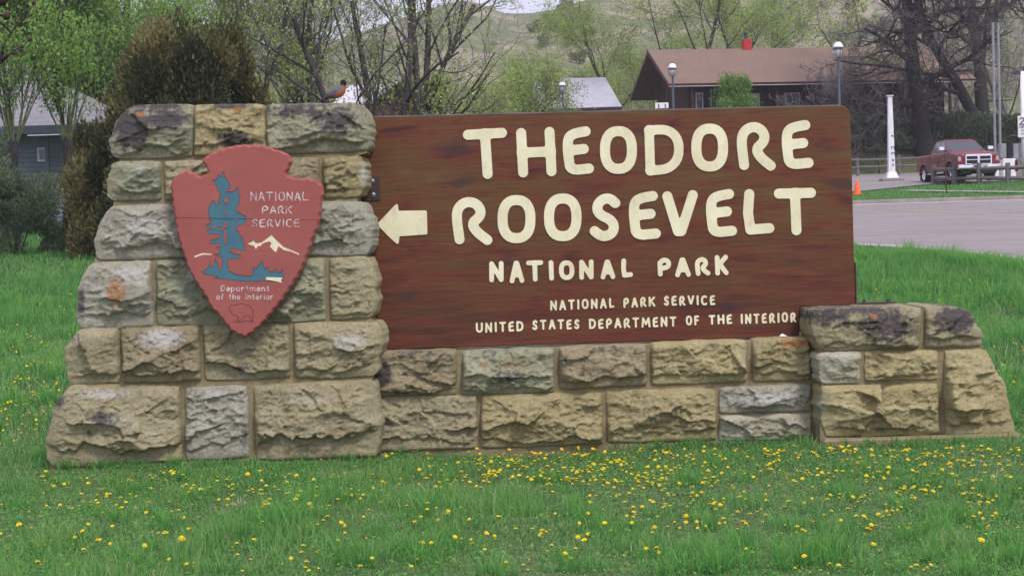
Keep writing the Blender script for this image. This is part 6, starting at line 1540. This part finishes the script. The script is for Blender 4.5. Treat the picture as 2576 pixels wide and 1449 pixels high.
mb = MB(); mb.box(2.88, 2.935, -.56, .56, .76, 1.11); mb.build('mesh', M['black'], gr)
mb = MB(); mb.hexa([(2.955, -.05, .99), (2.975, -.03, .95), (2.975, .03, .95), (2.955, .05, .99), (2.955, -.08, 1.06), (2.975, -.06, 1.06), (2.975, .06, 1.06), (2.955, .08, 1.06)]); mb.build('badge', M['chrome'], gr)
for s in (-1, 1):
    mb = MB(); y0, y1 = sorted((s*.64, s*.95)); mb.box(2.80, 2.925, y0, y1, .86, 1.10, .03); hl = mb.build('headlight', M['lampgl'], truck)
    mb = MB(); mb.box(2.82, 2.935, min(s*.78, s*.90), max(s*.78, s*.90), .88, .96, .01); mb.build('indicator', M['orange'], hl)
    mb = MB(); mb.box(1.25, 1.33, min(s*1.02, s*1.30), max(s*1.02, s*1.30), 1.44, 1.62, .03); mr = mb.build('mirror', M['chrome'], truck)
    mb = MB(); mb.box(1.22, 1.28, min(s*.9, s*1.06), max(s*.9, s*1.06), 1.42, 1.47); mb.build('arm', M['black'], mr)
    mb = MB(); mb.tube([(-1.2, s*.99, .44), (1.2, s*.99, .44)], .05, 8); mb.build('step_bar', M['chrome'], truck)
    for x in (.55, -.45):
        mb = MB(); mb.box(x-.11, x+.11, min(s*1.0, s*1.03), max(s*1.0, s*1.03), 1.20, 1.235, .005); mb.build('handle', M['chrome'], truck)
    for x in (1.25, .28, -.93):
        mb = MB(); mb.box(x-.008, x+.008, min(s*.992, s*1.003), max(s*.992, s*1.003), .55, 1.30); mb.build('door_gap', M['black'], truck)
    for cx in (-1.9, 1.9):
        # flared arch lip
        mb = MB(); pts_ = [(cx+.56*math.cos(math.radians(a)), s*1.0, .40+.56*math.sin(math.radians(a))) for a in range(0, 181, 15)]; mb.tube(pts_, .035, 6); mb.build('wheel_arch', M['paint'], truck)
        mb = MB(); yc = s*.86; pr_ = [(.40, -.13), (.415, -.10), (.415, .10), (.40, .13), (.27, .13)]
        v = []; f = []; K = 24
        for r_, t in [(.24, -.13)]+pr_+[(.24, .12)]:
            for j in range(K): a = 2*math.pi*j/K; v.append((cx+r_*math.cos(a), yc+t, .415+r_*math.sin(a)))
        for i in range(6):
            for j in range(K): f.append((i*K+j, i*K+(j+1) % K, (i+1)*K+(j+1) % K, (i+1)*K+j))
        mb.add(v, f); ty = mb.build('tyre', M['black'], truck, True)
        v = []; f = []; K = 20; mb = MB()
        for r_, t in ((.25, s*.125), (.235, s*.06), (.10, s*.05), (.07, s*.12), (.001, s*.13)):
            for j in range(K): a = 2*math.pi*j/K; v.append((cx+r_*math.cos(a), yc+t, .415+r_*math.sin(a)))
        for i in range(4):
            for j in range(K): f.append((i*K+j, i*K+(j+1) % K, (i+1)*K+(j+1) % K, (i+1)*K+j))
        mb.add(v, f); mb.build('rim', M['chrome'], ty)
mb = MB(); mb.prism([(2.86, .50), (3.05, .52), (3.09, .58), (3.09, .68), (3.04, .72), (2.88, .72)], 'y', -.97, .97)
mb.v = [(x, z_, y) if False else (x, z_, y) for (x, z_, y) in [(p[0], p[1], p[2]) for p in mb.v]]
bp = mb.build('bumper', M['chrome'], truck)
mb = MB(); mb.box(3.092, 3.10, -.16, .16, .50, .60); mb.build('licence_plate', M['white'], bp)
mb = MB(); mb.box(2.7, 3.0, -.8, .8, .30, .50, .03); mb.build('air_dam', M['black'], truck)
mb = MB(); mb.box(-2.6, 2.6, -.72, .72, .36, .52); mb.build('chassis', M['black'], truck)
for s in (-1, 1):
    mb = MB(); mb.box(-2.48, -2.45, min(s*.72, s*.98), max(s*.72, s*.98), .16, .55); mb.build('mud_flap', M['black'], truck)
    mb = MB(); mb.box(2.2, 2.5, min(s*.2, s*.32), max(s*.2, s*.32), .25, .5); mb.build('tow_hook', M['black'], truck)

# ================================================================== FUEL PUMPS AND PRICE SIGN
def PX(px, py, d): return V(px, py, d)
dP = 84; zP = float(gz(25, dP))
a = V(2536, 440, dP)
pump = thing('fuel_pump', 'dark topped fuel pump with pale panels between the truck and the price sign', 'fuel pump', (a.x, dP, zP), 0, 'fuel pumps at the lot edge')
mb = MB(); mb.box(-.33, .33, -.25, .25, .0, 1.0, .03); mb.build('cabinet', M['white'], pump)
mb = MB(); mb.box(-.45, -.12, -.24, .24, 1.01, 1.75, .04); mb.build('head', M['grey'], pump)
mb = MB(); mb.box(.2, .48, -.24, .24, .95, 1.72, .03); mb.build('display', M['grey'], pump)
mb = MB(); mb.box(-.10, .18, -.25, .25, 1.01, 1.9, .04); mb.build('column', M['black'], pump)
mb = MB(); mb.tube([(-.02, -.1, 1.8), (0, -.1, 2.02), (.15, -.1, 2.12), (.4, -.1, 2.1), (.55, -.1, 1.95)], .09, 8); mb.build('hose_hood', M['black'], pump)
mb = MB(); mb.box(.28, .42, -.27, -.245, .35, .9); mb.build('panel', M['darkwood'], pump)
mb = MB(); mb.tube([(.5, -.28, 1.0), (.6, -.35, .55), (.7, -.3, .3), (.85, -.3, .5), (.9, -.3, .9)], .02, 6); mb.build('hose', M['black'], pump)
b_ = V(2566, 440, dP+1.5)
p2 = copy_tree(pump); p2.location = (b_.x+.6, dP+2, float(gz(25, dP+2))); p2['label'] = 'second fuel pump at the right edge behind the price sign pole'
# beige kiosk box behind the pumps
c = V(2567, 440, dP+4); kx = thing('beige_cabinet', 'plain beige cabinet standing behind the fuel pumps at the right edge', 'cabinet', (c.x, dP+4, float(gz(25, dP+4))))
mb = MB(); mb.box(-.55, .7, -.3, .3, 0, 1.55, .03); mb.build('body', simple('beige_panel', (.27, .24, .19), None, 3), kx)
mb = MB(); mb.box(-.6, .75, -.35, .35, 1.552, 1.62); mb.build('lid', M['grey'], kx)
c = V(2501, 418, 82.5); ex = thing('red_canister', 'small bright red canister on a post right of the truck grille', 'canister', (c.x, 82.5, float(gz(24, 82.5))))
zc = c.z-ex.location.z; mb = MB(); mb.lathe([(.13, zc-.22), (.15, zc-.2), (.15, zc+.18), (.12, zc+.22)], 0, 0, 14); mb.build('can', M['red'], ex, True)
mb = MB(); mb.tube([(0, 0, 0), (0, 0, zc-.2)], .06, 8); mb.build('post', M['grey'], ex)
c = V(2526, 450, 83); bl = thing('white_bollard', 'low white box bollard between the red canister and the pump', 'bollard', (c.x-.5, 83, float(gz(24, 83))))
mb = MB(); mb.box(-.28, .2, -.2, .2, 0, .95, .03); mb.build('box', M['white'], bl); mb = MB(); mb.box(-.3, .22, -.22, .22, .952, 1.0); mb.build('cap', M['trim'], bl)
# price sign on a pale pole
dS = 78; b_ = V(2573, 300, dS); zS = float(gz(b_.x, dS)); ps = thing('price_sign', 'white sign panel reading 24 on a tall pale pole at the right edge', 'sign', (b_.x, dS, zS))
ztop = V(2573, 180, dS).z-zS
mb = MB(); mb.lathe([(.10, 0), (.09, ztop)], 0, 0, 12); mb.build('pole', M['white'], ps, True)
z0 = V(2573, 352, dS).z-zS; z1 = V(2573, 295, dS).z-zS
mb = MB(); mb.box(-.28, 1.3, -.16, -.10, z0+.1, z1+.05, .01); mb.build('panel', M['white'], ps)
mb = MB(); mb.box(-.42, 0.05, -.05, .05, ztop-.15, ztop+.02, .01); mb.build('arm', M['cable'], ps)
def stxt(txt, x, z, h, w, th):
    for ch in txt:
        if ch == ' ': x += w; continue
        st_ = [[(x+u*w*.8, z+v*h) for u, v in s] for s in GL[ch]]
        solid('letter', contours(st_, th, 3, .1), -.166, .004, M['purple'], ps, (0, 0, 0)); x += w*1.05
z1 += .05; z0 += .1; hh_ = z1-z0
stxt('24', -.20, z0+hh_*.60, .30, .26, .028); stxt('HR', -.20, z0+hh_*.42, .12, .13, .014)
stxt('PAY', -.13, z0+hh_*.27, .08, .09, .008); stxt('AT', .25, z0+hh_*.27, .08, .09, .008); stxt('PUMP', -.13, z0+hh_*.12, .08, .09, .008)
# utility pole pair behind the pumps
for px, lab in ((2502, 'left of two thin grey steel posts right of the truck'), (2515, 'right of two thin grey steel posts right of the truck')):
    p = V(px, 300, 90); o = thing('steel_post', lab, 'post', (p.x, 90, float(gz(p.x, 90))), 0, 'thin steel posts')
    mb = MB(); mb.tube([(0, 0, 0), (0, 0, 8.2)], .07, 8); mb.build('pole', M['grey'], o)
    mb = MB(); mb.tube([(-.5 if px < 2510 else -.1, 0, 4.0), (.2 if px < 2510 else .7, 0, 4.05)], .035, 5); mb.build('arm', M['black'], o)
p = V(2358, 381, 103.2); o = thing('dark_box', 'small dark box fixed to the massive cottonwood trunk', 'box', (V(2357, 302, 103.2).x, 103.2, V(2357, 302, 103.2).z))
mb = MB(); mb.box(-.25, .25, -.2, .2, -.2, .2, .03); mb.build('case', M['black'], o); mb = MB(); mb.box(-.6, -.25, -.05, .05, -.05, .05); mb.build('arm', M['black'], o)
# junipers dotted on the hill
for i, (px, py, s) in enumerate([(1345, 85, 1.2), (1395, 78, 1.5), (1430, 60, 1.7), (1365, 118, 1.2), (1440, 110, 1.3), (1455, 160, 1.2), (1410, 35, 1.0), (1425, 26, 1.2), (1480, 96, 1.1), (1380, 60, 1.0)]):
    d = ray(px, py); t = 200
    while t < 700:
        P = d*t
        if CAMZ+P.z < float(hill_z(np.array([P.x]), np.array([P.y]))[0]): break
        t += 2
    bush('hill_juniper', 'dark hillside juniper, ' + ['left of the notch in the skyline', 'below the skyline notch', 'under the right-hand rise', 'low on the left of the group', 'beside the pale scar', 'lowest of the group on the slope', 'topmost, breaking the skyline', 'second from top by the skyline', 'rightmost of the group', 'middle of the group near the notch'][i], Vector((P.x, P.y, CAMZ+P.z-.5)), 1.5*s, 1.5*s, 3.0*s, 300+i, 'leaf_j', 900, .55, 'juniper', lumps=9, sp=.4, group='junipers on the hillside', stemn=3, tone=-.1)
